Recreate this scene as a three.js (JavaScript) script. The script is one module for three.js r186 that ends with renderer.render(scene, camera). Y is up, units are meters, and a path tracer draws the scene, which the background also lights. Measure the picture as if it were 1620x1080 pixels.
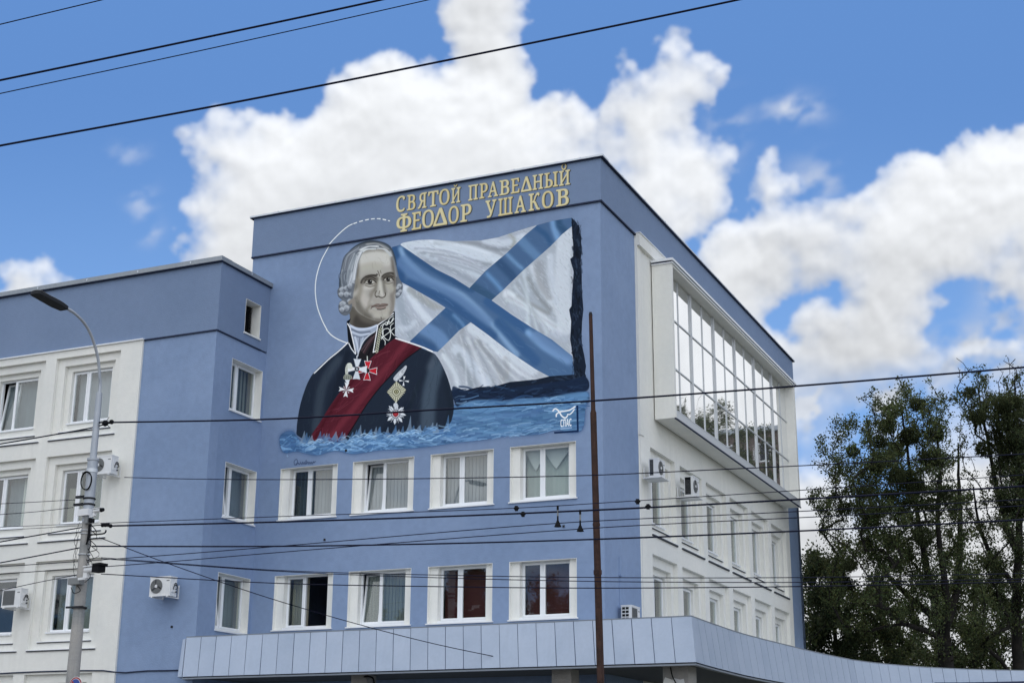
import * as THREE from 'three';
import { mergeGeometries } from 'three/addons/utils/BufferGeometryUtils.js';

// ------------------------------------------------------------------ camera, sky, sun, exposure
const scene = new THREE.Scene();
const camera = new THREE.PerspectiveCamera(26.58, 1620 / 1080, 0.1, 3000);
const EYE = new THREE.Vector3(13.98, 1.6, 37), FOC = 2287;
camera.position.copy(EYE); camera.rotation.set(0.29788, 0.42628, 0.006763, 'YXZ'); camera.updateMatrixWorld(true);
const CAMROT = new THREE.Matrix4().extractRotation(camera.matrixWorld), CAMINV = CAMROT.clone().transpose();
const renderer = new THREE.WebGLRenderer({ antialias: true });
renderer.setSize(1024, 682); renderer.toneMapping = THREE.LinearToneMapping; renderer.toneMappingExposure = 1.0;
renderer.shadowMap.enabled = true;
const SUN_DIR = new THREE.Vector3(-0.30, 0.80, -0.52).normalize();
const sun = new THREE.DirectionalLight(0xfff1de, 2.3);
sun.position.copy(SUN_DIR).multiplyScalar(120); sun.shadow.radius = 3; sun.castShadow = true;
sun.shadow.mapSize.set(4096, 4096);
Object.assign(sun.shadow.camera, { left: -70, right: 70, top: 70, bottom: -70, near: 1, far: 300 });
scene.add(sun, sun.target);
scene.environmentIntensity = 1;

// ------------------------------------------------------------------ small tools
const rng = (s) => () => { s = (s + 0x6d2b79f5) | 0; let t = Math.imul(s ^ (s >>> 15), 1 | s); t = (t + Math.imul(t ^ (t >>> 7), 61 | t)) ^ t; return ((t ^ (t >>> 14)) >>> 0) / 4294967296; };
const V3 = (x, y, z) => new THREE.Vector3(x, y, z), lerp = (a, b, t) => a + (b - a) * t, clamp = (x, a, b) => Math.max(a, Math.min(b, x)), sstep = (a, b, x) => { const t = clamp((x - a) / (b - a), 0, 1); return t * t * (3 - 2 * t); };
// a point of the place from where it shows in the 1620 x 1080 photograph: ray, then where it meets a plane or a depth
const ray = (x, y) => V3(x - 810, 540 - y, -FOC).applyMatrix4(CAMROT);
const atX = (x, y, X) => { const d = ray(x, y); return EYE.clone().addScaledVector(d, (X - EYE.x) / d.x); };
const atZ = (x, y, Z) => { const d = ray(x, y); return EYE.clone().addScaledVector(d, (Z - EYE.z) / d.z); };
const atY = (x, y, Y) => { const d = ray(x, y); return EYE.clone().addScaledVector(d, (Y - EYE.y) / d.y); };
const atD = (x, y, D) => EYE.clone().addScaledVector(ray(x, y), D / FOC);
const atPlane = (x, y, p, n) => { const d = ray(x, y); return EYE.clone().addScaledVector(d, (p.clone().sub(EYE).dot(n)) / d.dot(n)); };

// value noise, whole-number lattice hashed
const hash = (x, y, s) => { let h = Math.imul(x, 374761393) + Math.imul(y, 668265263) + Math.imul(s, 974634521); h = Math.imul(h ^ (h >>> 13), 1274126177); return ((h ^ (h >>> 16)) >>> 0) / 4294967296; };
function vnoise(x, y, s, wrap) {
  const ix = Math.floor(x), iy = Math.floor(y), fx = x - ix, fy = y - iy, u = fx * fx * (3 - 2 * fx), v = fy * fy * (3 - 2 * fy);
  let x0 = ix, x1 = ix + 1, y0 = iy, y1 = iy + 1;
  if (wrap) { x0 = ((x0 % wrap) + wrap) % wrap; x1 = ((x1 % wrap) + wrap) % wrap; y0 = ((y0 % wrap) + wrap) % wrap; y1 = ((y1 % wrap) + wrap) % wrap; }
  const a = hash(x0, y0, s), b = hash(x1, y0, s), c = hash(x0, y1, s), d = hash(x1, y1, s);
  return a + (b - a) * u + (c - a) * v + (a - b - c + d) * u * v;
}
function fbm(x, y, s, oct, wrap) { let r = 0, a = .5, n = 0; for (let i = 0; i < oct; i++) { r += a * vnoise(x, y, s + i, wrap); n += a; a *= .5; x *= 2; y *= 2; if (wrap) wrap *= 2; } return r / n; }
const hash3 = (x, y, z, s) => hash(x + Math.imul(z, 7919), y + Math.imul(z, 104729), s);
function noise3(x, y, z, s) {
  const ix = Math.floor(x), iy = Math.floor(y), iz = Math.floor(z), f = (t) => t * t * (3 - 2 * t), u = f(x - ix), v = f(y - iy), w = f(z - iz);
  const L = (k) => { const a = hash3(ix, iy, iz + k, s), b = hash3(ix + 1, iy, iz + k, s), c = hash3(ix, iy + 1, iz + k, s), d = hash3(ix + 1, iy + 1, iz + k, s); return a + (b - a) * u + (c - a) * v + (a - b - c + d) * u * v; };
  return lerp(L(0), L(1), w);
}
const fbm3 = (x, y, z, s, o) => { let r = 0, a = .5, n = 0; for (let i = 0; i < o; i++) { r += a * noise3(x, y, z, s + i); n += a; a *= .5; x *= 2.03; y *= 2.03; z *= 2.03; } return r / n; };

// ------------------------------------------------------------------ the sky: air and cumulus by direction
function makeSky() {
  const W = 4096, H = 2048, data = new Float32Array(W * H * 4), d = V3(0, 0, 0);
  // cloud outlines as the photograph shows them, in degrees of the view (kept as picture coordinates of the 1620-wide view)
  const C1 = [285, 235, 288, 205, 318, 186, 350, 168, 385, 166, 402, 186, 430, 178, 470, 185, 500, 170, 515, 140, 545, 120, 560, 96, 600, 86, 630, 96, 660, 106, 700, 112, 720, 90, 712, 40, 718, -60, 822, -60, 830, 20, 815, 70, 840, 120, 848, 150, 880, 140, 915, 160, 936, 190, 942, 232, 965, 262, 1010, 420, 600, 560, 400, 500, 300, 430, 308, 360, 296, 320, 312, 280];
  const C2 = [948, 240, 955, 190, 952, 152, 985, 122, 1010, 97, 1030, 85, 1060, 66, 1085, 85, 1110, 92, 1138, 106, 1143, 150, 1135, 176, 1104, 184, 1096, 206, 1125, 228, 1150, 246, 1168, 272, 1164, 310, 1150, 330, 1128, 352, 1116, 384, 1098, 402, 1000, 440, 930, 310];
  const C3 = [1115, 440, 1142, 372, 1186, 356, 1196, 300, 1186, 264, 1212, 250, 1236, 272, 1264, 276, 1272, 300, 1255, 318, 1300, 322, 1336, 312, 1360, 300, 1385, 282, 1400, 266, 1430, 252, 1466, 240, 1500, 242, 1512, 224, 1545, 212, 1570, 206, 1600, 216, 1690, 200, 1900, 130, 2300, 60, 2700, 20, 3300, 40, 3600, 300, 3500, 760, 2600, 800, 1900, 700, 1640, 560, 1500, 575, 1470, 600, 1400, 615, 1330, 640, 1280, 680, 1180, 700, 1100, 560];
  const C6 = [1225, 780, 1285, 738, 1322, 745, 1346, 762, 1400, 792, 1450, 780, 1488, 700, 1510, 664, 1540, 670, 1568, 640, 1590, 600, 1640, 585, 1760, 590, 1760, 1400, 1100, 1400];
  const C5 = [-60, 478, 5, 458, 28, 436, 60, 426, 84, 440, 98, 462, 70, 540, -60, 540];
  const H1 = [1206, 512, 1234, 474, 1270, 464, 1322, 456, 1306, 484, 1272, 502, 1246, 532], H2 = [1455, 525, 1470, 476, 1515, 448, 1570, 432, 1586, 480, 1606, 506, 1720, 490, 1720, 545, 1570, 546, 1500, 562, 1466, 556];
  const sdf = (p, x, y) => {
    let m = 1e9, inside = false;
    for (let i = 0, n = p.length, j = n - 2; i < n; j = i, i += 2) {
      const ax = p[i], ay = p[i + 1], bx = p[j], by = p[j + 1], ex = bx - ax, ey = by - ay, wx = x - ax, wy = y - ay, t = clamp((wx * ex + wy * ey) / (ex * ex + ey * ey), 0, 1), dx = wx - ex * t, dy = wy - ey * t;
      m = Math.min(m, dx * dx + dy * dy);
      if ((ay > y) !== (by > y) && x < (bx - ax) * (y - ay) / (by - ay) + ax) inside = !inside;
    }
    return inside ? Math.sqrt(m) : -Math.sqrt(m);
  };
  const polys = [C1, C2, C3, C6, C5], holes = [H1, H2];
  // how deep (in picture units) a direction lies inside a cloud: the smooth outline first, then billows on it
  const shape = (x, y) => { let m = -1e9; for (const p of polys) m = Math.max(m, sdf(p, x, y)); for (const h of holes) m = Math.min(m, -sdf(h, x, y) * .8 - 2); return m; };
  const billow = (x, y, s) => { let r = 0, a = 1, n = 0; for (let o = 0; o < 4; o++) { r += a * (1 - Math.abs(fbm(x, y, s + o * 7, 2) * 2 - 1) * 2); n += a; a *= .52; x = x * 2.07 + 3.1; y = y * 2.07 - 1.7; } return r / n; };
  const warp = (x, y) => [x + (fbm(x / 80, y / 80, 11, 4) - .5) * 52, y + (fbm(x / 80, y / 80, 31, 4) - .5) * 52];
  const depth = (x, y) => { const [wx, wy] = warp(x, y); return shape(wx, wy) + billow(x / 62, y / 56, 51) * 15 + 2; };
  const out = [0, 0, 0];
  for (let row = 0; row < H; row++) {
    const up = ((row + .5) / H - .5) * Math.PI, sy = Math.sin(up), cy = Math.cos(up);
    for (let col = 0; col < W; col++) {
      const az = ((col + .5) / W - .5) * 2 * Math.PI, i = (row * W + col) * 4;
      const dx = Math.cos(az) * cy, dz = Math.sin(az) * cy, e = clamp(sy, 0, 1);
      // clear air
      const k = Math.pow(1 - e, 3.2);
      let r = lerp(.085, .30, k), g = lerp(.215, .52, k), b = lerp(.56, .86, k);
      if (sy < -.02) { out[0] = .25; out[1] = .26; out[2] = .26; data[i] = .25; data[i + 1] = .26; data[i + 2] = .26; data[i + 3] = 1; continue; }
      // cumulus field everywhere
      d.set(dx, sy, dz).applyMatrix4(CAMINV);
      let inF = 0, px = 0, py = 0;
      if (d.z < -.4) { px = 810 - FOC * d.x / d.z; py = 540 + FOC * d.y / d.z; inF = sstep(0, 1, Math.min(1 + (px + 60) / 200, 1 + (3300 - px) / 300)) * sstep(300, 90, Math.max(-py, py - 1080)); }
      let al = 0, br = .9, thin = 0;
      if (inF < 1) {
        const q = .55 / (e + .16), X = dx * q * 2.6, Z = dz * q * 2.6, n = fbm3(X, e * 2.2, Z, 7, 5), n2 = fbm3(X * 1.3 + 9, e * 2.5, Z * 1.3, 17, 4);
        al = sstep(.38, .54, n);
        const facing = clamp(.25 - (dx * SUN_DIR.x + dz * SUN_DIR.z) / .6, 0, 1);   // unseen clouds opposite the sun, brightened beyond their lit side to light the walls
        br = .88 + (n2 - .5) * .6 + 1.05 * facing;
        br = clamp(br, .6, 2.1);
      }
      if (inF > 0) {
        const [wx, wy] = warp(px, py), S0 = shape(wx, wy), bil = billow(px / 62, py / 56, 51), D = S0 + bil * 15 + 2;
        const torn = sstep(.40, .66, fbm(px / 150 + 7, py / 130, 23, 3)), fine = fbm(px / 34 + 4, py / 30, 61, 6) - .5;
        const T = D + fine * lerp(34, 86, torn), low = py < 760 ? sstep(1090, 1230, px) * sstep(545, 640, py) * sstep(760, 700, py) : 0, a = 1 - Math.exp(-Math.max(0, T + low * 26) / lerp(lerp(9, 26, torn), 95, low));                  // thin edges let the blue through
        // light comes from above: slope of the billowed surface
        const hgt = (x, y, d) => 60 * Math.sqrt(clamp(d + 2, 0, 120) / 120) + billow(x / 62, y / 56, 51) * 7 + (fbm(x / 34 + 4, y / 30, 61, 4) - .5) * 9;
        const slope = D > -10 && D < 220 ? hgt(px, py, D) - hgt(px + 5, py - 15, depth(px + 5, py - 15)) : 0;
        const big = fbm(px / 190 + 2, py / 140, 71, 4), mid = fbm(px / 75, py / 50, 91, 4);
        let bb = .875 + clamp(slope, -14, 18) * .0095 + (big - .5) * .26 + (mid - .5) * .10 - .03 * sstep(20, 150, D);
        if (px > 1150) bb -= sstep(290, 540, py) * .12 * sstep(1150, 1300, px) * (1 - sstep(1640, 1900, px));
        if (px > 1640) bb += .08 * sstep(1640, 1900, px);
        bb = clamp(bb, .60, 1.02);
        // torn veils
        const veil = (x, y, rx, ry, s) => s * Math.exp(-(((px - x) / rx) ** 2 + ((py - y) / ry) ** 2)) * sstep(.36, .72, fbm(px / 44, py / 30 + px / 120, 81, 5));
        thin = veil(1258, 172, 40, 20, .8) + veil(1150, 205, 30, 40, .6) + veil(222, 320, 22, 26, .4) + veil(236, 368, 20, 16, .5) + veil(1290, 285, 40, 30, .5) + 1.1 * veil(1300, 640, 110, 50, .8) + veil(1400, 640, 110, 60, 1) + 1.2 * veil(1560, 560, 90, 40, 1) + veil(1600, 465, 40, 50, .9) + veil(200, 245, 30, 20, .25);
        const a2 = Math.max(a, clamp(thin, 0, .85));
        al = lerp(al, a2, inF); br = lerp(br, bb, inF);
        // paler air low down
        const pe = sstep(120, 700, py) * inF; r = lerp(lerp(r, .128, inF), .225, pe); g = lerp(lerp(g, .284, inF), .435, pe); b = lerp(lerp(b, .640, inF), .84, pe);
      }
      const cl = [br * .965, br * .99, br * 1.025];
      data[i] = lerp(r, cl[0], al); data[i + 1] = lerp(g, cl[1], al); data[i + 2] = lerp(b, cl[2], al); data[i + 3] = 1;
    }
  }
  const t = new THREE.DataTexture(data, W, H, THREE.RGBAFormat, THREE.FloatType);
  t.mapping = THREE.EquirectangularReflectionMapping; t.magFilter = THREE.LinearFilter; t.minFilter = THREE.LinearFilter; t.needsUpdate = true;
  return t;
}
const sky = makeSky();
scene.background = sky; scene.environment = sky;

// ------------------------------------------------------------------ textures and materials
function tex(size, fn, srgb, repeat) {
  const a = new Uint8Array(size * size * 4);
  for (let y = 0; y < size; y++) for (let x = 0; x < size; x++) { const c = fn(x / size, y / size), i = (y * size + x) * 4; for (let k = 0; k < 3; k++) a[i + k] = clamp(Math.round((c.length ? c[k] : c) * 255), 0, 255); a[i + 3] = 255; }
  const t = new THREE.DataTexture(a, size, size); t.wrapS = t.wrapT = THREE.RepeatWrapping; t.magFilter = THREE.LinearFilter; t.minFilter = THREE.LinearMipmapLinearFilter; t.generateMipmaps = true;
  if (srgb) t.colorSpace = THREE.SRGBColorSpace;
  t.repeat.set(repeat, repeat); t.needsUpdate = true; return t;
}
const s8 = (c) => Math.pow(clamp(c, 0, 1), 1 / 2.2);
// render: mottled paint over a fine rough coat; tile in metres
function plasterTex(rgb, tile, amount, seed, streak) {
  return tex(1024, (u, v) => {
    const n = fbm(u * 5, v * 5, seed, 5, 5) - .5, f = fbm(u * 60, v * 60, seed + 9, 2, 60) - .5, s = streak ? (fbm(u * 40, v * 3, seed + 20, 3, 0 || 40) - .5) * streak * sstep(.35, .75, fbm(u * 4, v * 4, seed + 30, 2, 4)) : 0;
    const k = 1 + n * amount * 2 + f * amount * .8 + s;
    return [s8(rgb[0] * k * (1 + n * amount * .5)), s8(rgb[1] * k), s8(rgb[2] * k * (1 - n * amount * .4))];
  }, true, 1 / tile);
}
const bumpFine = tex(512, (u, v) => .5 + (fbm(u * 64, v * 64, 3, 3, 64) - .5) * .8 + (fbm(u * 6, v * 6, 5, 2, 6) - .5) * .4, false, 1 / 1.2);
const dull = (o) => new THREE.MeshPhysicalMaterial({ roughness: .95, specularIntensity: .2, ...o });
const mat = (o) => new THREE.MeshStandardMaterial({ roughness: .9, ...o });
const lin = (r, g, b) => new THREE.Color().setRGB(r, g, b);
const M = {
  blue: mat({ map: plasterTex([.230, .318, .486], 8, .13, 101, .05), bumpMap: bumpFine, bumpScale: .006 }),
  fascia: mat({ map: plasterTex([.182, .252, .386], 8, .08, 107, .04), bumpMap: bumpFine, bumpScale: .006 }),
  white: mat({ map: plasterTex([.81, .805, .755], 6, .06, 131, .12), bumpMap: bumpFine, bumpScale: .005 }),
  reveal: mat({ map: plasterTex([.82, .82, .78], 3, .05, 141, .06), bumpMap: bumpFine, bumpScale: .003 }),
  pvc: mat({ color: lin(.86, .88, .90), roughness: .35 }),
  sill: mat({ color: lin(.82, .84, .86), roughness: .4 }),
  glass: new THREE.MeshPhysicalMaterial({ color: lin(.93, .96, .95), roughness: .015, transmission: 1, thickness: 0, ior: 1.6 }),
  mirror: new THREE.MeshStandardMaterial({ color: lin(.90, .91, .92), metalness: .95, roughness: .03, bumpMap: tex(256, (u, v) => .5 + (fbm(u * 3, v * 3, 77, 2, 3) - .5), false, .35), bumpScale: .004 }),
  alu: mat({ color: lin(.58, .60, .61), metalness: .1, roughness: .45 }),
  capLight: mat({ color: lin(.60, .63, .66), metalness: .55, roughness: .5 }),
  capGrey: mat({ map: plasterTex([.30, .33, .36], 3, .16, 151, .1), metalness: .35, roughness: .55 }),
  darkLine: dull({ color: lin(.03, .04, .075), roughness: .6 }),  // drip metal, cables, and painted shade lines under the roof and bay caps
  panel: mat({ map: plasterTex([.405, .475, .585], 3.1, .07, 161, .10), metalness: .1, roughness: .45 }),
  panelB: mat({ map: plasterTex([.38, .45, .56], 2.7, .08, 167, .10), metalness: .1, roughness: .5 }),
  trim: mat({ color: lin(.22, .25, .29), metalness: .3, roughness: .5 }),
  ledgeShade: dull({ color: lin(.07, .075, .085) }),  // dark tone for the shade painted under the window ledges
  seam: dull({ color: lin(.10, .125, .18) }),
  navy: mat({ color: lin(.012, .022, .075), roughness: .5 }),
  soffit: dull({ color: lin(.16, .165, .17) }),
  concrete: mat({ map: plasterTex([.34, .335, .32], 1.6, .22, 171, .2), bumpMap: bumpFine, bumpScale: .01 }),
  galv: mat({ map: plasterTex([.40, .43, .47], 1.1, .10, 181, .1), metalness: .35, roughness: .5 }),
  rust: dull({ map: plasterTex([.062, .036, .030], .7, .5, 191, .5), roughness: .8, bumpMap: bumpFine, bumpScale: .008 }),
  black: dull({ color: lin(.010, .011, .013), roughness: .8 }),
  wire: dull({ color: lin(.010, .012, .028), roughness: .95 }),
  dark: dull({ color: lin(.03, .032, .036), roughness: .7 }),
  acWhite: mat({ map: plasterTex([.74, .75, .75], .9, .07, 201, .1), roughness: .45 }),
  acGrey: mat({ color: lin(.20, .21, .21), roughness: .6 }),
  acFin: mat({ color: lin(.05, .053, .058), metalness: .4, roughness: .5 }),
  bark: dull({ map: plasterTex([.026, .024, .022], .8, .5, 211, .4), bumpMap: bumpFine, bumpScale: .02, roughness: 1 }),
  asphalt: mat({ map: plasterTex([.052, .052, .054], 4, .25, 221, 0) }),
  paving: mat({ map: plasterTex([.13, .125, .12], 4, .15, 231, 0) }),
  earth: mat({ map: plasterTex([.08, .085, .06], 9, .3, 241, 0) }),
  paint: mat({ color: lin(.75, .75, .72) }),
  red: mat({ color: lin(.32, .03, .035), roughness: .5 }), signBlue: mat({ color: lin(.03, .07, .32), roughness: .5 }),
  brick: mat({ map: plasterTex([.115, .085, .075], 3, .2, 251, 0) }),
};
const curtain = (r, g, b) => dull({ color: lin(r, g, b), side: THREE.DoubleSide, roughness: 1 });
const CUR = { grey: curtain(.38, .39, .43), slate: curtain(.20, .23, .26), dark: curtain(.05, .07, .075), beige: curtain(.32, .31, .26), pale: curtain(.46, .50, .46), brown: curtain(.085, .030, .032), mid: curtain(.24, .26, .25), cream: curtain(.66, .67, .64) };

// ------------------------------------------------------------------ geometry tools
const bx = (x0, x1, y0, y1, z0, z1) => new THREE.BoxGeometry(Math.abs(x1 - x0), Math.abs(y1 - y0), Math.abs(z1 - z0)).translate((x0 + x1) / 2, (y0 + y1) / 2, (z0 + z1) / 2);
const plain = (g) => { g = g.index ? g.toNonIndexed() : g; for (const k of Object.keys(g.attributes)) if (!['position', 'normal', 'uv'].includes(k)) g.deleteAttribute(k); return g; };
// texture coordinates in metres, by the way each face points
function metric(g) {
  const p = g.attributes.position, n = g.attributes.normal, uv = new Float32Array(p.count * 2);
  for (let i = 0; i < p.count; i++) { const a = Math.abs(n.getX(i)), b = Math.abs(n.getY(i)), c = Math.abs(n.getZ(i)); uv[i * 2] = a > b && a > c ? -p.getZ(i) : p.getX(i); uv[i * 2 + 1] = b > a && b > c ? p.getZ(i) : p.getY(i); }
  g.setAttribute('uv', new THREE.BufferAttribute(uv, 2)); return g;
}
const join = (list) => metric(mergeGeometries([].concat(list).map(plain)));
const used = new Map();
const numbered = (n) => { const k = used.get(n) ?? 0; used.set(n, k + 1); return k ? `${n}_${String(k).padStart(3, '0')}` : n; };
function part(name, geo, m, parent, label) { const o = new THREE.Mesh(geo.isBufferGeometry ? geo : join(geo), m); o.name = name; o.castShadow = o.receiveShadow = true; if (label) o.userData.label = label; parent.add(o); return o; }
function tag(o, label, category, group) { o.userData = { label, category }; if (group) o.userData.group = group; return o; }
function thing(name, label, category, pos = [0, 0, 0], group) { const o = new THREE.Group(); o.name = numbered(name); o.position.set(...pos); tag(o, label, category, group); scene.add(o); return o; }
function struct(name, geo, m) { const o = new THREE.Mesh(geo.isBufferGeometry ? geo : join(geo), m); o.name = numbered(name); o.receiveShadow = o.castShadow = true; o.userData = { kind: 'structure' }; scene.add(o); return o; }
const rect = (x0, x1, y0, y1) => { const s = new THREE.Shape(); s.moveTo(x0, y0); s.lineTo(x1, y0); s.lineTo(x1, y1); s.lineTo(x0, y1); s.closePath(); return s; };
const hole = (s, x0, x1, y0, y1) => { const h = new THREE.Path(); h.moveTo(x0, y0); h.lineTo(x0, y1); h.lineTo(x1, y1); h.lineTo(x1, y0); h.closePath(); s.holes.push(h); };
// a slab with openings: face at z1, back at z0
const slab = (x0, x1, y0, y1, z0, z1, holes = []) => { const s = rect(x0, x1, y0, y1); for (const h of holes) hole(s, ...h); return new THREE.ExtrudeGeometry(s, { depth: z1 - z0, bevelEnabled: false, steps: 1 }).translate(0, 0, z0); };
const ring = (o, i, z0, z1) => slab(o[0], o[1], o[2], o[3], z0, z1, [i]);
function tube(pts, r, seg = 5, per = 6) { const c = pts.length > 2 ? new THREE.CatmullRomCurve3(pts, false, 'centripetal') : new THREE.LineCurve3(pts[0], pts[1]); return new THREE.TubeGeometry(c, Math.max(1, (pts.length - 1) * per), r, seg); }
const cyl = (r0, r1, y0, y1, x = 0, z = 0, n = 16) => new THREE.CylinderGeometry(r1, r0, y1 - y0, n).translate(x, (y0 + y1) / 2, z);

// ---- the mural: flat paint on the wall, drawn in wall metres (186 px per metre); strokes are listed as read off enlarged views
const MW = 2048, MH = 1600, MS = 186, MX0 = -11.4, MY1 = 19.42;
function paintMural() {
  const cv = document.createElement('canvas'); cv.width = MW; cv.height = MH;
  let g = cv.getContext('2d'); const R = rng(77), main = g;
  const spare = document.createElement('canvas'); spare.width = MW; spare.height = MH; const sg = spare.getContext('2d');
  // wet-in-wet: what f paints is blended softly before it goes on, inside an outline
  const soft = (s, p, blur, f, sm = true, open = false) => { sg.clearRect(0, 0, MW, MH); g = sg; f(); g = main; g.save(); if (!open) { trace(s, p, true, sm); g.clip(); } g.filter = `blur(${blur}px)`; g.drawImage(spare, 0, 0); g.restore(); };
  const H = [5.435467, 0.3188513, -2473.6203, 0.8703372, 4.943031, -2079.734, 0.000272382, 0.000178659];
  const V = { A: [480, 340, 6], B: [520, 480, 6.75], C: [440, 560, 5.4], D: [600, 330, 4.765], E: [640, 480, 4.91], F: [610, 250, 5.226], G: [850, 620, 13.5], H: [530, 370, 8.308], W: [430, 700, 6.75], P: [0, 0, 1] };
  const pt = (s, x, y) => {
    const v = V[s], a = v[0] + x / v[2], b = v[1] + y / v[2], w = H[6] * a + H[7] * b + 1;
    return [(H[0] * a + H[1] * b + H[2]) / w, (H[3] * a + H[4] * b + H[5]) / w + 11.2];
  };
  function trace(s, p, closed, smooth) {
    const q = []; for (let i = 0; i < p.length; i += 2) q.push(pt(s, p[i], p[i + 1]));
    g.beginPath(); g.moveTo(...q[0]);
    const n = q.length, at = (i) => closed ? q[(i + n) % n] : q[Math.max(0, Math.min(n - 1, i))];
    for (let i = 0; i < (closed ? n : n - 1); i++) {
      const a = at(i - 1), b = at(i), c = at(i + 1), d = at(i + 2), k = smooth ? 1 / 6 : 0;
      if (!smooth) g.lineTo(...c);
      else g.bezierCurveTo(b[0] + (c[0] - a[0]) * k, b[1] + (c[1] - a[1]) * k, c[0] - (d[0] - b[0]) * k, c[1] - (d[1] - b[1]) * k, c[0], c[1]);
    }
    if (closed) g.closePath();
  }
  const fill = (s, p, col, o = {}) => { g.save(); if (o.blur) g.filter = `blur(${o.blur}px)`; g.globalAlpha = o.a ?? 1; g.fillStyle = col; trace(s, p, true, o.s ?? true); g.fill(); g.restore(); };
  const line = (s, p, col, w, o = {}) => {
    g.save(); g.strokeStyle = col; g.lineCap = o.cap ?? 'round'; g.lineJoin = 'round'; if (o.dash) g.setLineDash(o.dash); trace(s, p, false, o.s ?? true);
    const a = o.a ?? 1, n = o.blur ? 7 : 1, b = (o.blur ?? 0) * 1.5;   // a soft stroke is seven thinner and thinner ones
    for (let i = 0; i < n; i++) { g.globalAlpha = n === 1 ? a : Math.min(1, a * (i + 1) / n * .62); g.lineWidth = n === 1 ? w : Math.max(1, w + b * (1 - 2 * i / (n - 1)) * Math.min(1, w / (b + .01) * .98)); g.stroke(); }
    g.restore();
  };
  const clip = (s, p, f, sm = true) => { g.save(); trace(s, p, true, sm); g.clip(); f(); g.restore(); };
  // loose brush strokes inside a box of view s
  function brush(s, x0, y0, x1, y1, n, cols, len, w, ang, spread = .3, a = .35) {
    for (let i = 0; i < n; i++) {
      const x = x0 + R() * (x1 - x0), y = y0 + R() * (y1 - y0), t = ang + (R() - .5) * spread * 2, l = len * (.5 + R()), c = l * (R() - .5) * .3;
      line(s, [x - Math.cos(t) * l / 2, y - Math.sin(t) * l / 2, x - Math.sin(t) * c, y + Math.cos(t) * c, x + Math.cos(t) * l / 2, y + Math.sin(t) * l / 2], cols[Math.floor(R() * cols.length)], w * (.5 + R()), { a: a * (.5 + R() * .7) });
    }
  }
  // --- sea behind everything
  const sea = [444, 688, 462, 682, 480, 700, 520, 694, 560, 690, 600, 680, 640, 672, 690, 660, 722, 640, 770, 634, 850, 626, 928, 620, 926, 646, 922, 678, 905, 684, 880, 680, 850, 687, 800, 690, 760, 696, 720, 700, 680, 706, 640, 710, 600, 712, 560, 718, 530, 713, 500, 720, 470, 714, 450, 716, 443, 704];
  fill('P', sea, '#5b7ca6', { blur: 14, a: .75 }); fill('P', sea, '#4d7099', { blur: 6, a: .7 });
  clip('P', sea, () => {
    brush('P', 440, 620, 930, 720, 420, ['#3b5b80', '#54789f', '#345272', '#658ab0', '#4a6e94'], 38, 14, -.1, .16, .5);
    brush('P', 470, 690, 930, 716, 260, ['#6f95bb', '#84a8c8', '#6086ae', '#4c7096'], 22, 9, -.1, .4, .4);
    brush('P', 730, 640, 920, 686, 150, ['#6088ae', '#749bbd', '#527799', '#3f6285'], 38, 12, -.08, .12, .5);
    brush('P', 440, 690, 620, 720, 160, ['#3f628b', '#5079a6', '#86b0d4'], 18, 9, -.2, .8, .5);
  });
  for (let i = 0; i < 120; i++) { const x = 480 + R() * 430, y = 712 - (x - 480) * .056 - R() * 26; line('P', [x - 4 - R() * 6, y + R() * 2, x, y - 1, x + 4 + R() * 6, y - R() * 2], ['#8fb2d2', '#7ea4c9', '#a3c1da'][i % 3], 3 + R() * 5, { a: .4 }); }
  // --- the flag
  const wht = '#b5bbc4', bl = '#4a6688';
  fill('D', [95, 290, 160, 273, 250, 243, 400, 233, 560, 245, 760, 240, 900, 215, 1050, 165, 1190, 125, 1300, 92, 1450, 68, 1470, 300, 1465, 480, 1455, 700, 1440, 985, 1480, 1200, 1480, 1290, 1180, 1310, 1000, 1340, 830, 1370, 560, 1380, 390, 1380, 250, 1200, 100, 980], wht, { s: false });
  // folds of the white panels
  const topW = [160, 275, 250, 243, 400, 233, 560, 245, 760, 240, 900, 215, 1050, 165, 1190, 125, 1100, 200, 960, 335, 800, 470, 680, 598, 560, 522, 430, 458, 290, 365];
  soft('D', topW, 6, () => {
    fill('D', topW, '#aab1ba');
    for (const [p, c, w, a] of [[[180, 280, 420, 270, 700, 330, 900, 395], '#cdd5dd', 70, .7], [[230, 300, 400, 350, 600, 420, 760, 500], '#c3cbd4', 50, .7], [[420, 250, 700, 255, 850, 300, 1000, 300], '#858b92', 26, .6], [[300, 330, 520, 350, 700, 400, 840, 420], '#8a9199', 22, .55], [[350, 395, 500, 440, 620, 500, 720, 560], '#959ca6', 26, .6], [[800, 240, 950, 260, 1080, 210], '#c8d0d8', 46, .7], [[640, 250, 800, 280, 930, 350], '#92979c', 14, .7], [[980, 190, 1020, 240, 1000, 290], '#9a9c98', 22, .6], [[380, 245, 560, 262, 720, 300, 840, 340], '#d9e0e6', 16, .8]]) line('D', p, c, w, { blur: 8, a });
  }, true);
  clip('D', topW, () => {
    brush('D', 160, 130, 1190, 600, 260, ['#d3dae1', '#b9c1ca', '#9aa1aa', '#c7ced6'], 50, 5, .45, .35, .16);
  });
  const rgtW = [1455, 130, 1462, 300, 1460, 480, 1450, 700, 1440, 985, 1300, 985, 1140, 890, 1000, 800, 845, 692, 935, 612, 1090, 460, 1290, 285, 1380, 192];
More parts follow.
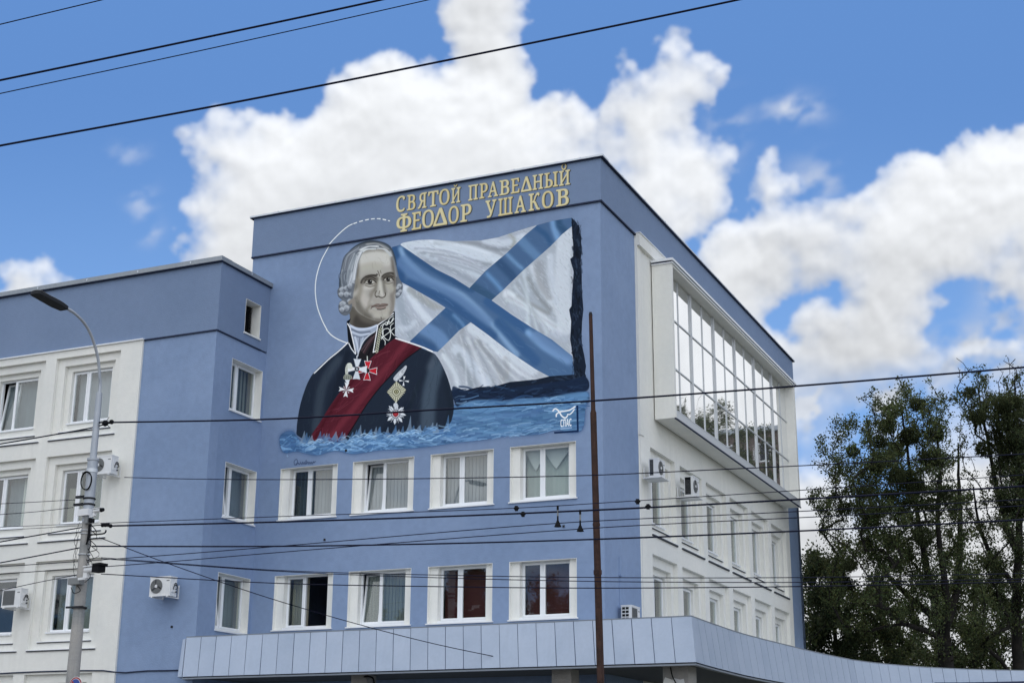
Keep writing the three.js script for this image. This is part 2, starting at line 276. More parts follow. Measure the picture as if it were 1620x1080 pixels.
  soft('D', [...rgtW.slice(0, 8), 1440, 1160, 1300, 1000, ...rgtW.slice(12)], 6, () => {
    fill('D', [1455, 130, 1462, 480, 1440, 1160, 1300, 985, 845, 692, 1090, 460, 1380, 192], '#a9b0b7', { s: false });
    for (const [p, c, w, a] of [[[1400, 200, 1380, 500, 1400, 900], '#c9d0d6', 90, .7], [[1150, 440, 1250, 640, 1400, 860], '#c8ced4', 34, .8], [[1120, 520, 1200, 660, 1290, 760], '#888c90', 26, .6], [[960, 640, 1150, 760, 1350, 940], '#d5dbe0', 50, .7], [[1040, 660, 1180, 740, 1280, 790], '#8d9091', 20, .6], [[1000, 730, 1180, 860, 1400, 980], '#b2bac4', 40, .6], [[1200, 430, 1230, 560, 1290, 650], '#969b9d', 60, .45], [[1290, 360, 1300, 560, 1340, 700], '#c4ccd3', 40, .7]]) line('D', p, c, w, { blur: 8, a });
  }, false);
  clip('D', [...rgtW.slice(0, 8), 1440, 1160, 1300, 1000, ...rgtW.slice(12)], () => {
    brush('D', 860, 140, 1470, 1100, 300, ['#d3dae1', '#b9c1ca', '#9aa1a5', '#ccd3da'], 46, 5, .95, .4, .16);
  }, false);
  const lftW = [170, 558, 240, 592, 340, 650, 430, 702, 500, 748, 400, 840, 300, 930, 230, 1000, 120, 985, 90, 770, 100, 640];
  soft('D', lftW, 6, () => {
    fill('D', lftW, '#aeb5be');
    for (const [p, c, w, a] of [[[200, 600, 300, 760, 380, 850], '#d2d9e0', 44, .8], [[230, 610, 330, 690, 420, 740], '#999c9c', 40, .6], [[140, 640, 180, 800, 240, 960], '#9aa3ad', 50, .6], [[300, 640, 400, 720, 470, 750], '#a3a5a2', 22, .7], [[150, 900, 220, 900, 260, 860], '#c3cbd3', 36, .6]]) line('D', p, c, w, { blur: 8, a });
  }, false);
  clip('D', lftW, () => {
    brush('D', 90, 560, 500, 1000, 120, ['#d3dae1', '#b9c1ca', '#9aa1a9'], 46, 5, .9, .4, .16);
  }, false);
  const botW = [505, 145, 640, 220, 800, 330, 900, 402, 1030, 482, 1172, 566, 1030, 592, 830, 625, 690, 652, 640, 640, 590, 656, 360, 655, 335, 560, 290, 470, 240, 380, 340, 285];
  soft('E', botW, 6, () => {
    fill('E', botW, '#adb3ba', { s: false });
    for (const [p, c, w, a] of [[[520, 190, 720, 330, 1000, 520], '#ced5db', 60, .7], [[400, 350, 520, 480, 640, 620], '#c7ced6', 60, .8], [[560, 300, 700, 440, 760, 580], '#969a9b', 44, .55], [[420, 400, 480, 520, 520, 640], '#8f969d', 28, .55], [[300, 400, 380, 520, 420, 640], '#d0d7dd', 30, .7], [[640, 330, 780, 450, 900, 560], '#d4dadf', 26, .7], [[780, 430, 800, 540, 760, 620], '#9da1a2', 30, .6], [[450, 200, 440, 300, 540, 350], '#9a9fa5', 30, .6]]) line('E', p, c, w, { blur: 8, a });
  }, false);
  clip('E', botW, () => {
    brush('E', 240, 150, 1170, 660, 260, ['#d6dce2', '#b9c1ca', '#9da3a9', '#cbd2d9'], 46, 5, .85, .4, .16);
  }, false);
  // dry-brush texture and more folds on the white cloth
  const scumble = (s, p, box, ang, n, cols, sm) => clip(s, p, () => { for (let i = 0; i < n; i++) { const x = box[0] + R() * (box[2] - box[0]), y = box[1] + R() * (box[3] - box[1]), t = ang + (R() - .5) * .5, l = 8 + R() * 26; line(s, [x, y, x + Math.cos(t) * l, y + Math.sin(t) * l], cols[i % cols.length], 2 + R() * 5, { a: .10 + R() * .16 }); } }, sm);
  const wc2 = ['#dfe5ea', '#cfd6dc', '#8f979f', '#e6ebef', '#9ba09f'];
  for (let i = 0; i < 9; i++) { const t = .35 + i * .13, x = 960 + i * 16, y = 690 - i * 26; clip('D', [...rgtW.slice(0, 8), 1440, 1160, 1300, 1000, ...rgtW.slice(12)], () => line('D', [x, y, x + Math.cos(t) * 160, y + Math.sin(t) * 160 + 10, x + Math.cos(t + .1) * 420, y + Math.sin(t + .1) * 420], i % 2 ? '#8c9296' : '#dde3e8', 16 + (i % 3) * 8, { blur: 14, a: .20 }), false); }
  for (let i = 0; i < 8; i++) clip('D', topW, () => line('D', [240 + i * 30, 285 + i * 14, 480 + i * 34, 300 + i * 24, 720 + i * 18, 380 + i * 22], i % 2 ? '#878e96' : '#d9e0e6', 12 + (i % 3) * 6, { blur: 10, a: .26 }));
  for (let i = 0; i < 9; i++) clip('E', botW, () => line('E', [430 + i * 30, 250 + i * 10, 470 + i * 50, 420 + i * 12, 480 + i * 75, 640], i % 2 ? '#8b9299' : '#dce2e7', 14 + (i % 3) * 7, { blur: 12, a: .24 }), false);
  scumble('D', topW, [160, 130, 1190, 600], .45, 700, wc2, true); scumble('D', [...rgtW.slice(0, 8), 1440, 1160, 1300, 1000, ...rgtW.slice(12)], [850, 140, 1470, 1150], .9, 800, wc2, false);
  scumble('D', lftW, [90, 560, 500, 1000], .9, 260, wc2, false); scumble('E', botW, [240, 150, 1170, 660], .8, 700, wc2, false);
  // the two blue bands
  const b2 = [1190, 125, 1300, 93, 1450, 68, 1456, 130, 1380, 192, 1290, 285, 1090, 460, 935, 612, 845, 692, 760, 740, 660, 640, 680, 598, 800, 470, 960, 335, 1100, 200];
  fill('D', b2, bl, { s: false });
  soft('D', b2, 7, () => {
    fill('D', b2, bl, { s: false });
    for (const [p, c, w, a] of [[[1310, 95, 1320, 150, 1350, 230], '#7ba0c8', 36, .7], [[1350, 80, 1360, 130, 1400, 170], '#33506f', 40, .7], [[1180, 140, 1260, 200, 1290, 260], '#33557c', 26, .7], [[1070, 240, 1160, 330, 1200, 370], '#6484a8', 50, .7], [[960, 340, 1040, 420, 1080, 450], '#7da3cb', 16, .8], [[900, 400, 980, 480, 1010, 520], '#34506f', 50, .6], [[810, 490, 880, 560, 920, 610], '#6d95c0', 22, .8], [[700, 590, 800, 650, 860, 690], '#37546f', 60, .6]]) line('D', p, c, w, { blur: 9, a });
  }, false);
  clip('D', b2, () => {
    brush('D', 660, 70, 1450, 740, 120, ['#3c5570', '#5c7ba0', '#6f8fb2', '#4a6788'], 50, 5, .7, .5, .16);
  }, false);
  const b2l = [500, 746, 560, 760, 690, 855, 600, 920, 520, 1000, 440, 1080, 330, 1060, 228, 1002, 300, 932, 400, 840];
  fill('D', b2l, bl, { s: false });
  soft('D', b2l, 7, () => {
    fill('D', b2l, bl, { s: false });
    for (const [p, c, w, a] of [[[340, 900, 440, 960, 480, 1010], '#6d8cb2', 80, .7], [[250, 990, 330, 1020, 400, 1060], '#34557c', 50, .6], [[500, 770, 600, 850, 650, 900], '#385a82', 60, .6], [[560, 800, 620, 860, 640, 890], '#7ea3c9', 14, .7]]) line('D', p, c, w, { blur: 9, a });
  }, false);
  clip('D', b2l, () => {
    brush('D', 230, 750, 690, 1080, 90, ['#3c5570', '#5c7ba0', '#6f8fb2', '#4a6788'], 50, 5, 1.0, .5, .16);
  }, false);
  const b1 = [95, 290, 158, 273, 290, 363, 430, 458, 560, 522, 680, 598, 845, 690, 1000, 800, 1140, 890, 1300, 985, 1455, 1110, 1475, 1240, 1470, 1255, 1330, 1290, 1180, 1210, 1060, 1130, 960, 1060, 820, 950, 690, 856, 600, 800, 500, 746, 430, 702, 340, 650, 240, 592, 170, 556, 120, 540];
  fill('D', b1, '#4c698c', { s: false });
  soft('D', b1, 7, () => {
    fill('D', b1, '#4c698c', { s: false });
    for (const [p, c, w, a] of [[[100, 300, 150, 420, 160, 560], '#33537a', 60, .7], [[170, 290, 300, 385, 560, 540, 700, 610], '#36557a', 40, .8], [[160, 300, 200, 380, 330, 500, 460, 570, 620, 650, 760, 770, 860, 880, 960, 1010, 1040, 1100], '#8cabcb', 30, .7], [[175, 400, 300, 520, 480, 620, 640, 730, 800, 860], '#6585aa', 80, .5], [[220, 560, 420, 650, 560, 730, 700, 840, 860, 960], '#35567f', 50, .7], [[820, 700, 960, 800, 1100, 900], '#3a5c86', 60, .6], [[900, 860, 1020, 980, 1180, 1150], '#385a83', 60, .6], [[1120, 930, 1240, 1040, 1420, 1150], '#86abd3', 34, .7], [[1180, 960, 1320, 1060, 1440, 1140], '#6d8cb2', 60, .5]]) line('D', p, c, w, { blur: 9, a });
  }, false);
  clip('D', b1, () => {
    brush('D', 100, 280, 1470, 1280, 260, ['#3c5570', '#5c7ba0', '#7b9cc0', '#4a6788', '#8ba9c8'], 60, 4, .62, .3, .16);
  }, false);
  // dark ragged border along the fly and the foot
  const edge = [1450, 68, 1478, 92, 1498, 122, 1508, 124, 1512, 180, 1524, 215, 1522, 280, 1526, 330, 1518, 400, 1527, 470, 1528, 600, 1532, 660, 1540, 760, 1530, 850, 1526, 960, 1530, 1030, 1545, 1100, 1560, 1190, 1552, 1240, 1560, 1260, 1548, 1330, 1530, 1345];
  fill('D', [...edge, 1400, 1352, 1100, 1390, 800, 1420, 600, 1436, 420, 1440, 380, 1378, 560, 1376, 600, 1352, 640, 1372, 740, 1346, 860, 1342, 985, 1306, 1180, 1288, 1290, 1262, 1470, 1250, 1462, 1120, 1440, 985, 1448, 850, 1432, 760, 1450, 735, 1455, 620, 1468, 480, 1440, 380, 1462, 360, 1466, 300, 1455, 190], '#1b2432', { s: false });
  brush('D', 1455, 100, 1525, 1340, 160, ['#11161f', '#2c3a4c', '#0d1219', '#37465a'], 40, 7, 1.5, .5, .5);
  clip('D', [420, 1440, 420, 1376, 740, 1350, 985, 1310, 1290, 1268, 1550, 1240, 1540, 1345, 1100, 1390, 800, 1420], () => brush('D', 400, 1250, 1550, 1440, 200, ['#101722', '#2b3a4e', '#1b2737', '#33455c'], 60, 10, -.1, .6, .5), false);
  fill('P', [716, 612, 740, 618, 800, 614, 850, 608, 905, 600, 927, 596, 928, 618, 870, 630, 800, 636, 740, 640, 722, 642], '#1c2940', { a: .9, blur: 2 });
  brush('P', 728, 612, 926, 640, 90, ['#1a2436', '#2a3d58', '#35506f', '#131c2b'], 22, 9, -.12, .4, .5);
  // surf in front of the dark foot
  for (const p of [[724, 645, 745, 634, 770, 632, 800, 634, 830, 630, 870, 628, 900, 622, 927, 620, 926, 632, 880, 640, 820, 646, 760, 652]]) fill('P', p, '#5e86ae', { a: .85, blur: 3 });
  brush('P', 725, 628, 926, 650, 80, ['#6f9ac4', '#9ec2de', '#456b96', '#35567e'], 24, 6, -.1, .15, .55);
  // --- halo
  const hal = [[220, 1085, 190, 1030, 160, 960, 130, 870, 113, 760, 113, 650, 130, 550, 165, 440, 205, 360, 250, 285, 300, 228, 370, 160, 430, 112, 470, 92]];
  line('A', hal[0], '#dfe6ea', 7); line('P', [516, 521, 524, 530, 535, 537, 550, 543], '#dfe6ea', 7);
  line('A', [480, 88, 545, 66, 610, 50, 650, 43, 700, 40, 740, 42, 790, 52, 828, 62], '#dfe6ea', 7, { dash: [26, 14], cap: 'butt' });
  // --- coat
  const coat = [551, 541, 520, 566, 500, 585, 489, 600, 480, 622, 473, 648, 469, 678, 472, 690, 500, 700, 540, 700, 580, 690, 640, 686, 700, 678, 712, 670, 718, 645, 714, 618, 705, 590, 692, 565, 680, 556, 640, 542, 626, 532, 600, 520, 570, 516];
  fill('P', coat, '#222b38', { s: true });
  soft('P', coat, 9, () => {
    fill('P', coat, '#222b38');
    for (const [p, c, w, a] of [[[535, 570, 510, 610, 500, 680], '#38434f', 60, .8], [[550, 560, 530, 620, 515, 680], '#1a222d', 40, .7], [[690, 580, 680, 620, 676, 670], '#475462', 90, .8], [[665, 600, 650, 640, 640, 680], '#202a36', 50, .7], [[704, 600, 712, 640, 706, 676], '#1b2430', 24, .8], [[645, 640, 620, 670, 600, 690], '#1b2430', 50, .7], [[690, 560, 680, 580], '#4d5864', 40, .7]]) line('P', p, c, w, { blur: 16, a });
  }, true);
  clip('P', coat, () => {
    brush('P', 470, 545, 720, 690, 260, ['#323d4a', '#1b232e', '#3c4855', '#242d39'], 18, 7, 1.7, .4, .16);
  });
  // sash
  const sash = [600, 553, 612, 541, 628, 535, 648, 543, 668, 549, 658, 556, 640, 570, 620, 592, 600, 614, 580, 640, 566, 664, 548, 692, 530, 700, 500, 698, 492, 690, 506, 668, 520, 645, 536, 622, 552, 602, 576, 578];
  fill('P', sash, '#551f2b', { s: true });
  soft('P', sash, 5, () => {
    fill('P', sash, '#551f2b');
    for (const [p, c, w, a] of [[[640, 545, 580, 620, 520, 695], '#6d2c38', 40, .7], [[655, 552, 610, 605, 550, 690], '#3c141e', 26, .7], [[585, 575, 540, 625, 500, 690], '#45161f', 22, .7]]) line('P', p, c, w, { blur: 12, a });
  }, true);
  clip('P', sash, () => {
    brush('P', 490, 540, 670, 700, 260, ['#74323f', '#3f151f', '#82414d', '#5d2431'], 20, 4, 2.3, .6, .45);
  });
  line('P', [668, 549, 640, 570, 620, 592, 600, 614, 580, 640, 564, 666, 548, 692], '#0d1016', 7, { blur: 2, a: .7 });
  // white piping on the shoulders
  line('P', [551, 541, 536, 555, 520, 568, 497, 590], '#e9edf0', 8); line('P', [626, 535, 648, 542, 668, 549, 684, 556], '#e9edf0', 9);
  // --- neck, cravat, collar
  fill('A', [455, 830, 440, 960, 450, 1060, 560, 1090, 680, 1075, 780, 1005, 850, 920], '#5f5a52');
  fill('A', [500, 950, 560, 1010, 680, 1040, 760, 1010, 700, 1080, 560, 1090, 470, 1050], '#45413c', { blur: 8 });
  fill('B', [215, 215, 260, 245, 380, 260, 490, 240, 530, 225, 500, 300, 420, 340, 360, 430, 315, 530, 280, 480, 250, 380], '#9aa3b3');
  for (const [p, c, w] of [[[235, 240, 320, 275, 430, 265, 510, 235], '#c6cedb', 14], [[245, 275, 330, 310, 440, 300], '#6c7584', 9], [[250, 305, 340, 335, 430, 320], '#bcc5d2', 10], [[262, 340, 340, 362, 410, 345], '#757e8d', 8], [[280, 360, 300, 430, 315, 500], '#c0c8d4', 12], [[330, 370, 325, 430, 325, 500], '#737c8b', 9], [[365, 365, 345, 430, 335, 480], '#aeb7c5', 10]]) line('B', p, c, w, { a: .9, blur: 1.5 });
  fill('B', [515, 290, 440, 350, 390, 410, 330, 520, 330, 590, 420, 600, 520, 520, 600, 450, 560, 300], '#211e22');
  for (const [p, c] of [[[500, 330, 430, 420, 370, 520], '#564448'], [[480, 380, 420, 460, 380, 530], '#3a2a2e'], [[510, 400, 450, 480, 420, 550], '#15131a'], [[460, 360, 400, 430, 350, 500], '#4a3a40']]) line('B', p, c, 11, { blur: 2, a: .9 });
  line('B', [490, 300, 430, 340, 380, 390, 350, 440, 320, 510, 308, 560], '#c7ccd3', 7);
  fill('B', [190, 190, 235, 160, 215, 215, 250, 330, 292, 540, 270, 530, 210, 440, 200, 330], '#12161d', { s: false });
  line('B', [200, 215, 225, 260, 245, 340, 270, 450, 287, 535], '#e6eaee', 7); line('B', [213, 425, 240, 480, 285, 540], '#dfe3e7', 6);
  fill('B', [670, 90, 706, 82, 708, 370, 640, 420, 600, 450, 470, 525, 505, 360, 522, 225, 620, 160], '#14181f', { s: false });
  line('B', [690, 105, 610, 170, 525, 228, 500, 370, 474, 520, 500, 508], '#e9edf0', 7, { s: false });
  for (let i = 0; i < 11; i++) { const y = 260 + i * 24; line('B', [555 - i * 4, y, 535 - i * 4, y + 12, 550 - i * 4, y + 24, 566 - i * 4, y + 12, 555 - i * 4, y], '#d3d3b8', 3.5); }
  for (const p of [[550, 245, 590, 215, 620, 230, 640, 190, 660, 205, 690, 150], [570, 250, 610, 200, 650, 215, 695, 165], [620, 220, 650, 160, 690, 130], [560, 370, 640, 310, 700, 260], [560, 350, 600, 400, 600, 440], [600, 270, 570, 300, 590, 360, 640, 390, 660, 330, 640, 270, 600, 270], [690, 210, 660, 240, 665, 300, 700, 340], [575, 250, 580, 330, 565, 380]]) line('B', p, '#dfe2dc', 4.5);
  // --- hair
  const hairMid = 0, hair = [60, 1030, 42, 960, 62, 890, 90, 868, 40, 820, 30, 745, 55, 690, 62, 600, 80, 480, 105, 370, 160, 265, 250, 172, 350, 118, 470, 94, 580, 102, 680, 138, 740, 195, 780, 290, 805, 410, 830, 520, 850, 590, 888, 660, 886, 740, 862, 800, 800, 845, 780, 700, 700, 300, 480, 220, 300, 280, 260, 480, 240, 760, 235, 900, 190, 1040, 120, 1070];
  fill('H', hair, '#656b71'); line('H', [60, 690, 64, 600, 82, 480, 107, 370, 162, 267, 252, 175, 352, 122, 470, 97, 580, 105, 678, 140, 738, 198, 776, 290, 800, 405], '#3a4049', 10, { blur: 5, a: .7 });
  const strand = (n, x0, y0, x1, y1, x2, y2, w, cols, j) => { for (let i = 0; i < n; i++) { const o = (R() - .5) * w; line('H', [x0 + o, y0 + (R() - .5) * j, x1 + o * 1.1 + (R() - .5) * j, y1, x2 + o * .9, y2 + (R() - .5) * j], cols[Math.floor(R() * cols.length)], 2 + R() * 4, { a: .55 }); } };
  strand(46, 330, 180, 190, 300, 130, 520, 120, ['#9aa0a5', '#4a5058', '#b9bfc4', '#7d838a'], 40);
  strand(40, 300, 260, 240, 420, 190, 620, 100, ['#c3c9cd', '#8d9399', '#e0e4e6', '#5a6068'], 30);
  strand(30, 420, 130, 560, 125, 690, 200, 50, ['#8d8f8c', '#b9bcba', '#55585c'], 24);
  strand(30, 330, 210, 430, 165, 560, 160, 40, ['#c9cccb', '#e2e4e3', '#84888a'], 20);
  strand(24, 720, 230, 770, 380, 800, 560, 34, ['#9ca1a5', '#c0c4c7', '#54595f'], 20);
  strand(60, 150, 480, 130, 560, 150, 690, 130, ['#8b9197', '#4f565e', '#a9afb4', '#70767d'], 40);
  strand(30, 250, 500, 215, 600, 190, 690, 70, ['#b5babe', '#888e94', '#d2d6d9'], 30);
  const curls = () => { for (const [x, y, r] of [[95, 740, 46], [150, 720, 40], [200, 690, 44], [80, 800, 38], [150, 800, 44], [215, 800, 34], [100, 930, 52], [150, 980, 48], [90, 1000, 40], [190, 890, 36], [845, 690, 36], [855, 760, 30], [825, 800, 32], [815, 720, 26]]) {
    fill('H', [x - r, y, x - r * .6, y - r * .8, x + r * .3, y - r, x + r, y - r * .2, x + r * .7, y + r * .8, x - r * .3, y + r], '#7f858b', { blur: 3 });
    line('H', [x - r, y + r * .2, x - r * .4, y + r * .9, x + r * .5, y + r * .8, x + r, y], '#4a5058', 8, { blur: 3, a: .6 });
    line('H', [x - r * .7, y - r * .3, x - r * .1, y - r * .8, x + r * .6, y - r * .4], '#c6cbcf', 8, { blur: 3, a: .65 });
    line('H', [x - r * .5, y + r * .1, x, y - r * .35, x + r * .5, y], '#a9afb4', 6, { blur: 1.5, a: .8 });
  } };
  soft('H', hair, 2, () => { g.drawImage(main.canvas ?? cv, 0, 0); curls(); });
  // --- face
  line('A', [520, 400, 503, 480, 496, 560, 488, 660, 476, 750], '#6a7076', 40, { blur: 8, a: .9 });
  strand(22, 300, 280, 258, 470, 236, 640, 44, ['#a9afb4', '#c9ced2', '#5a6068'], 16);
  const face = [505, 470, 520, 400, 550, 360, 590, 338, 640, 328, 700, 322, 760, 322, 810, 342, 840, 390, 858, 460, 868, 530, 878, 620, 876, 700, 870, 780, 862, 860, 850, 920, 810, 975, 765, 1000, 720, 1008, 660, 998, 590, 970, 520, 925, 482, 870, 470, 800, 478, 720, 492, 640, 498, 550];
  fill('A', face, '#a8a49b');
  soft('A', face, 7, () => {
    fill('A', face, '#a8a49b'); trace('A', face, true, true); g.save(); g.clip();
    for (const [p, c, w, b, a] of [
      [[560, 420, 640, 400, 730, 400, 800, 420], '#c6c3ba', 110, 26, .9], [[560, 500, 640, 480, 720, 490], '#b1ada0', 70, 22, .6], [[500, 400, 500, 560, 486, 700], '#5c5850', 50, 16, .7], [[850, 400, 872, 560, 878, 720], '#4e4a44', 44, 14, .8],
      [[560, 350, 680, 325, 800, 335], '#77736a', 26, 8, .7], [[530, 740, 560, 800, 600, 840], '#bab5aa', 90, 26, .8], [[500, 800, 540, 900, 620, 970], '#6b665c', 60, 18, .7], [[570, 960, 660, 1000, 760, 1000], '#57524a', 34, 10, .8], [[840, 760, 850, 860, 830, 940], '#78736a', 44, 14, .6],
      [[640, 640, 660, 690, 640, 760], '#857f74', 40, 14, .6], [[560, 690, 620, 690, 680, 680], '#c6c2b8', 30, 12, .8], [[790, 660, 830, 680, 850, 700], '#aaa598', 40, 14, .8],
      [[720, 590, 728, 660, 742, 730], '#c4c0b4', 34, 8, .95], [[700, 600, 690, 660, 676, 720], '#6f695f', 26, 8, .75], [[755, 600, 764, 680, 776, 740], '#5c574e', 18, 6, .8], [[740, 745, 750, 760, 745, 770], '#c9c5ba', 22, 6, .9],
      [[560, 640, 590, 600, 650, 590, 690, 610], '#59544c', 40, 12, .7], [[750, 600, 800, 575, 850, 590], '#504b44', 34, 10, .7], [[640, 910, 720, 925, 800, 905], '#b0aa9d', 40, 12, .7], [[690, 955, 740, 965, 790, 945], '#b7b2a5', 34, 12, .7], [[660, 800, 700, 815, 740, 800], '#a39d91', 26, 8, .7],
      [[640, 860, 610, 880, 600, 920], '#7d776c', 24, 9, .6], [[655, 750, 630, 810, 618, 850], '#7d766b', 12, 5, .55], [[600, 560, 680, 545], '#a8a397', 20, 8, .6], [[520, 620, 540, 700, 520, 780], '#8d877b', 50, 18, .6]]) line('A', p, c, w * .72, { blur: b * .7, a });
  g.restore(); }, true, true);
  strand(34, 330, 250, 400, 205, 520, 195, 46, ['#c9cccb', '#dfe1e0', '#8d9194'], 16); strand(20, 560, 190, 660, 205, 735, 290, 30, ['#b9bcba', '#d5d7d5', '#777b7e'], 14); strand(16, 345, 240, 285, 380, 250, 600, 40, ['#b4b8ba', '#d3d6d8', '#7c8186'], 14);
  clip('A', face, () => {
    brush('A', 490, 330, 870, 1000, 160, ['#a9a497', '#8d877b', '#b5b1a5', '#7b766b'], 34, 5, 1.2, .8, .16);
  });
  // features
  line('A', [548, 640, 556, 618, 578, 596, 610, 580, 650, 574, 690, 575], '#4a4641', 13, { blur: 3, a: .9 }); line('A', [590, 586, 640, 573, 688, 572], '#38352f', 8, { blur: 2, a: .8 });
  line('A', [748, 584, 768, 566, 800, 554, 830, 550, 852, 556], '#45413b', 12, { blur: 3, a: .9 }); line('A', [704, 530, 716, 556, 722, 580], '#615b52', 5, { blur: 1 }); line('A', [728, 525, 736, 552], '#6a645a', 4, { blur: 1 }); line('A', [694, 560, 706, 566], '#403b35', 6, { blur: 1 });
  for (const [x, y, k] of [[630, 633, 1], [803, 610, .88]]) {
    const e = (...p) => p.map((v, i) => (i % 2 ? y : x) + v * k);
    fill('A', e(-50, 6, -22, -20, 12, -24, 42, -8, 58, 8, 30, 20, -8, 26, -34, 20), '#8e8a80', { blur: 1 });
    fill('A', e(-46, 6, -20, -13, 12, -15, 44, 2, 22, 14, -10, 18), '#aba79c');
    fill('A', e(-24, 0, -8, -20, 14, -16, 22, 2, 10, 20, -12, 18), '#2f2d2b'); fill('A', e(-8, -4, 0, -10, 8, -4, 2, 4), '#0f0f10'); fill('A', e(4, -10, 10, -13, 12, -8, 7, -5), '#dcdcd6');
    fill('A', e(24, 4, 34, 2, 30, 12, 22, 12), '#d0cdc3');
    line('A', e(-54, 10, -30, -14, 6, -24, 38, -14, 60, 8), '#3a352f', 6, { blur: 1.5 }); line('A', e(-40, 16, -10, 25, 26, 20), '#4a453e', 4, { blur: 1 }); line('A', e(-48, -14, -20, -36, 20, -42, 52, -26), '#3a352f', 6, { blur: 2, a: .8 }); line('A', e(-44, 34, 0, 48, 46, 36), '#6d675d', 6, { blur: 3, a: .7 });
  }
  line('A', [692, 722, 680, 745, 682, 768, 700, 776], '#5a544b', 6, { blur: 2 }); line('A', [690, 778, 712, 772, 730, 782, 756, 782, 774, 770], '#46413a', 6, { blur: 2 }); line('A', [722, 722, 716, 748], '#7b756a', 6, { blur: 2 }); line('A', [776, 740, 779, 758, 772, 772], '#4a443c', 6, { blur: 1.5 });
  line('A', [650, 868, 668, 862, 690, 852, 712, 850, 726, 856, 744, 850, 770, 848, 796, 852], '#77685f', 12, { blur: 2, a: .9 }); line('A', [652, 872, 690, 866, 722, 868, 760, 862, 794, 856], '#463c37', 5, { blur: 1.5 }); line('A', [690, 878, 730, 882, 780, 868], '#8d7d74', 11, { blur: 2, a: .8 }); line('A', [700, 894, 738, 896, 776, 884], '#4b443d', 6, { blur: 2 }); line('A', [652, 876, 640, 888], '#5a534b', 5, { blur: 2 }); line('A', [735, 970, 740, 985], '#57524a', 5, { blur: 2 });
  line('A', [440, 830, 470, 812, 478, 850], '#8a857b', 26, { blur: 4 });
  // --- orders
  const cross = (s, x, y, r, c, edgeC, mid) => { for (let k = 0; k < 4; k++) { const a = k * Math.PI / 2 + .05, u = Math.cos(a), v = Math.sin(a), f = (d, w) => [x + u * d - v * w, y + v * d + u * w]; const p = [...f(r * .15, r * .1), ...f(r, r * .36), ...f(r * .96, 0), ...f(r, -r * .36), ...f(r * .15, -r * .1)]; fill(s, p, c[k], { s: false }); trace(s, p, true, false); g.strokeStyle = edgeC; g.lineWidth = 3; g.stroke(); } fill(s, [x - r * .24, y, x, y - r * .24, x + r * .24, y, x, y + r * .24], mid); };
  const wc = ['#dadfe3', '#ccd2d8', '#e6eaec', '#d3d9de'];
  line('B', [300, 560, 300, 590], '#d8dce0', 6); line('B', [410, 565, 412, 610], '#c9cdc4', 6);
  cross('B', 412, 716, 102, ['#b8242f', '#b52833', '#a8222c', '#c02c37'], '#dfe3e6', '#d8dccc'); fill('B', [388, 716, 412, 690, 436, 716, 412, 742], '#15161a');
  cross('B', 300, 700, 108, wc, '#aeb4ba', '#3a3f46'); fill('B', [290, 698, 300, 688, 310, 700, 300, 710], '#b9bec4');
  fill('B', [180, 760, 176, 690, 200, 640, 240, 640, 252, 690, 230, 700, 205, 700, 205, 765], '#d2d5c9'); for (let i = 0; i < 7; i++) line('B', [182, 655 + i * 15, 198, 660 + i * 15], '#84887e', 3);
  fill('B', [155, 800, 165, 765, 200, 755, 240, 770, 245, 800, 220, 815, 180, 815], '#8f9387'); for (let i = 0; i < 4; i++) line('B', [170 + i * 20, 775, 172 + i * 18, 808], '#3d4038', 3);
  for (let k = 0; k < 8; k++) { const a = k * Math.PI / 4 + .1, l = k % 2 ? 52 : 84, x = 186, y = 920, w = k % 2 ? .09 : .3; fill('B', [x, y, x + Math.cos(a - w) * l, y + Math.sin(a - w) * l, x + Math.cos(a) * l * .8, y + Math.sin(a) * l * .8, x + Math.cos(a + w) * l, y + Math.sin(a + w) * l], '#e1e5e8', { s: false }); }
  fill('B', [170, 815, 225, 815, 200, 870], '#d9dde0', { s: false });
  fill('B', [690, 800, 735, 740, 790, 690, 820, 662, 834, 680, 805, 745, 770, 790, 720, 830], '#b9bdc2'); for (let i = 0; i < 14; i++) { const x = 710 + R() * 90, y = 810 - (x - 700) * 1.1 + R() * 30; line('B', [x, y, x + 10, y - 12], R() > .5 ? '#e4e8ea' : '#7a7f86', 3); }
  for (let k = 0; k < 4; k++) { const a = k * Math.PI / 2 + .1, x = 803, y = 828, l = 56; fill('B', [x - 3, y - 3, x + Math.cos(a - .2) * l, y + Math.sin(a - .2) * l, x + Math.cos(a) * l * .86, y + Math.sin(a) * l * .86, x + Math.cos(a + .2) * l, y + Math.sin(a + .2) * l], '#dfe3e6', { s: false }); }
  fill('B', [722, 830, 826, 920, 718, 1060, 620, 945], '#a7a68f', { s: false });
  for (let i = 0; i < 44; i++) { const a = i / 44 * 6.283, x = 722, y = 942, r0 = 52, m = 100 / (Math.abs(Math.cos(a)) + Math.abs(Math.sin(a)) * .9); line('B', [x + Math.cos(a) * r0, y + Math.sin(a) * r0, x + Math.cos(a) * m, y + Math.sin(a) * m], i % 2 ? '#d3d2bd' : '#6f6e58', 3); }
  for (const [r, c] of [[46, '#3a3a2c'], [40, '#d9d8bf'], [30, '#5b5a42'], [18, '#b3b08c'], [9, '#33322a']]) fill('B', [722 - r, 942, 722, 942 - r, 722 + r, 942, 722, 942 + r], c);
  line('B', [716, 1050, 716, 1085], '#dcdccb', 5);
  for (let k = 0; k < 16; k++) { const a = k * Math.PI / 8 + .1, l = k % 2 ? 62 : 92, x = 1003, y = 512, w = .24; fill('C', [x, y, x + Math.cos(a - w) * l * .7, y + Math.sin(a - w) * l * .7, x + Math.cos(a) * l, y + Math.sin(a) * l, x + Math.cos(a + w) * l * .7, y + Math.sin(a + w) * l * .7], k % 2 ? '#9aa0a8' : '#c9ced4', { s: false }); }
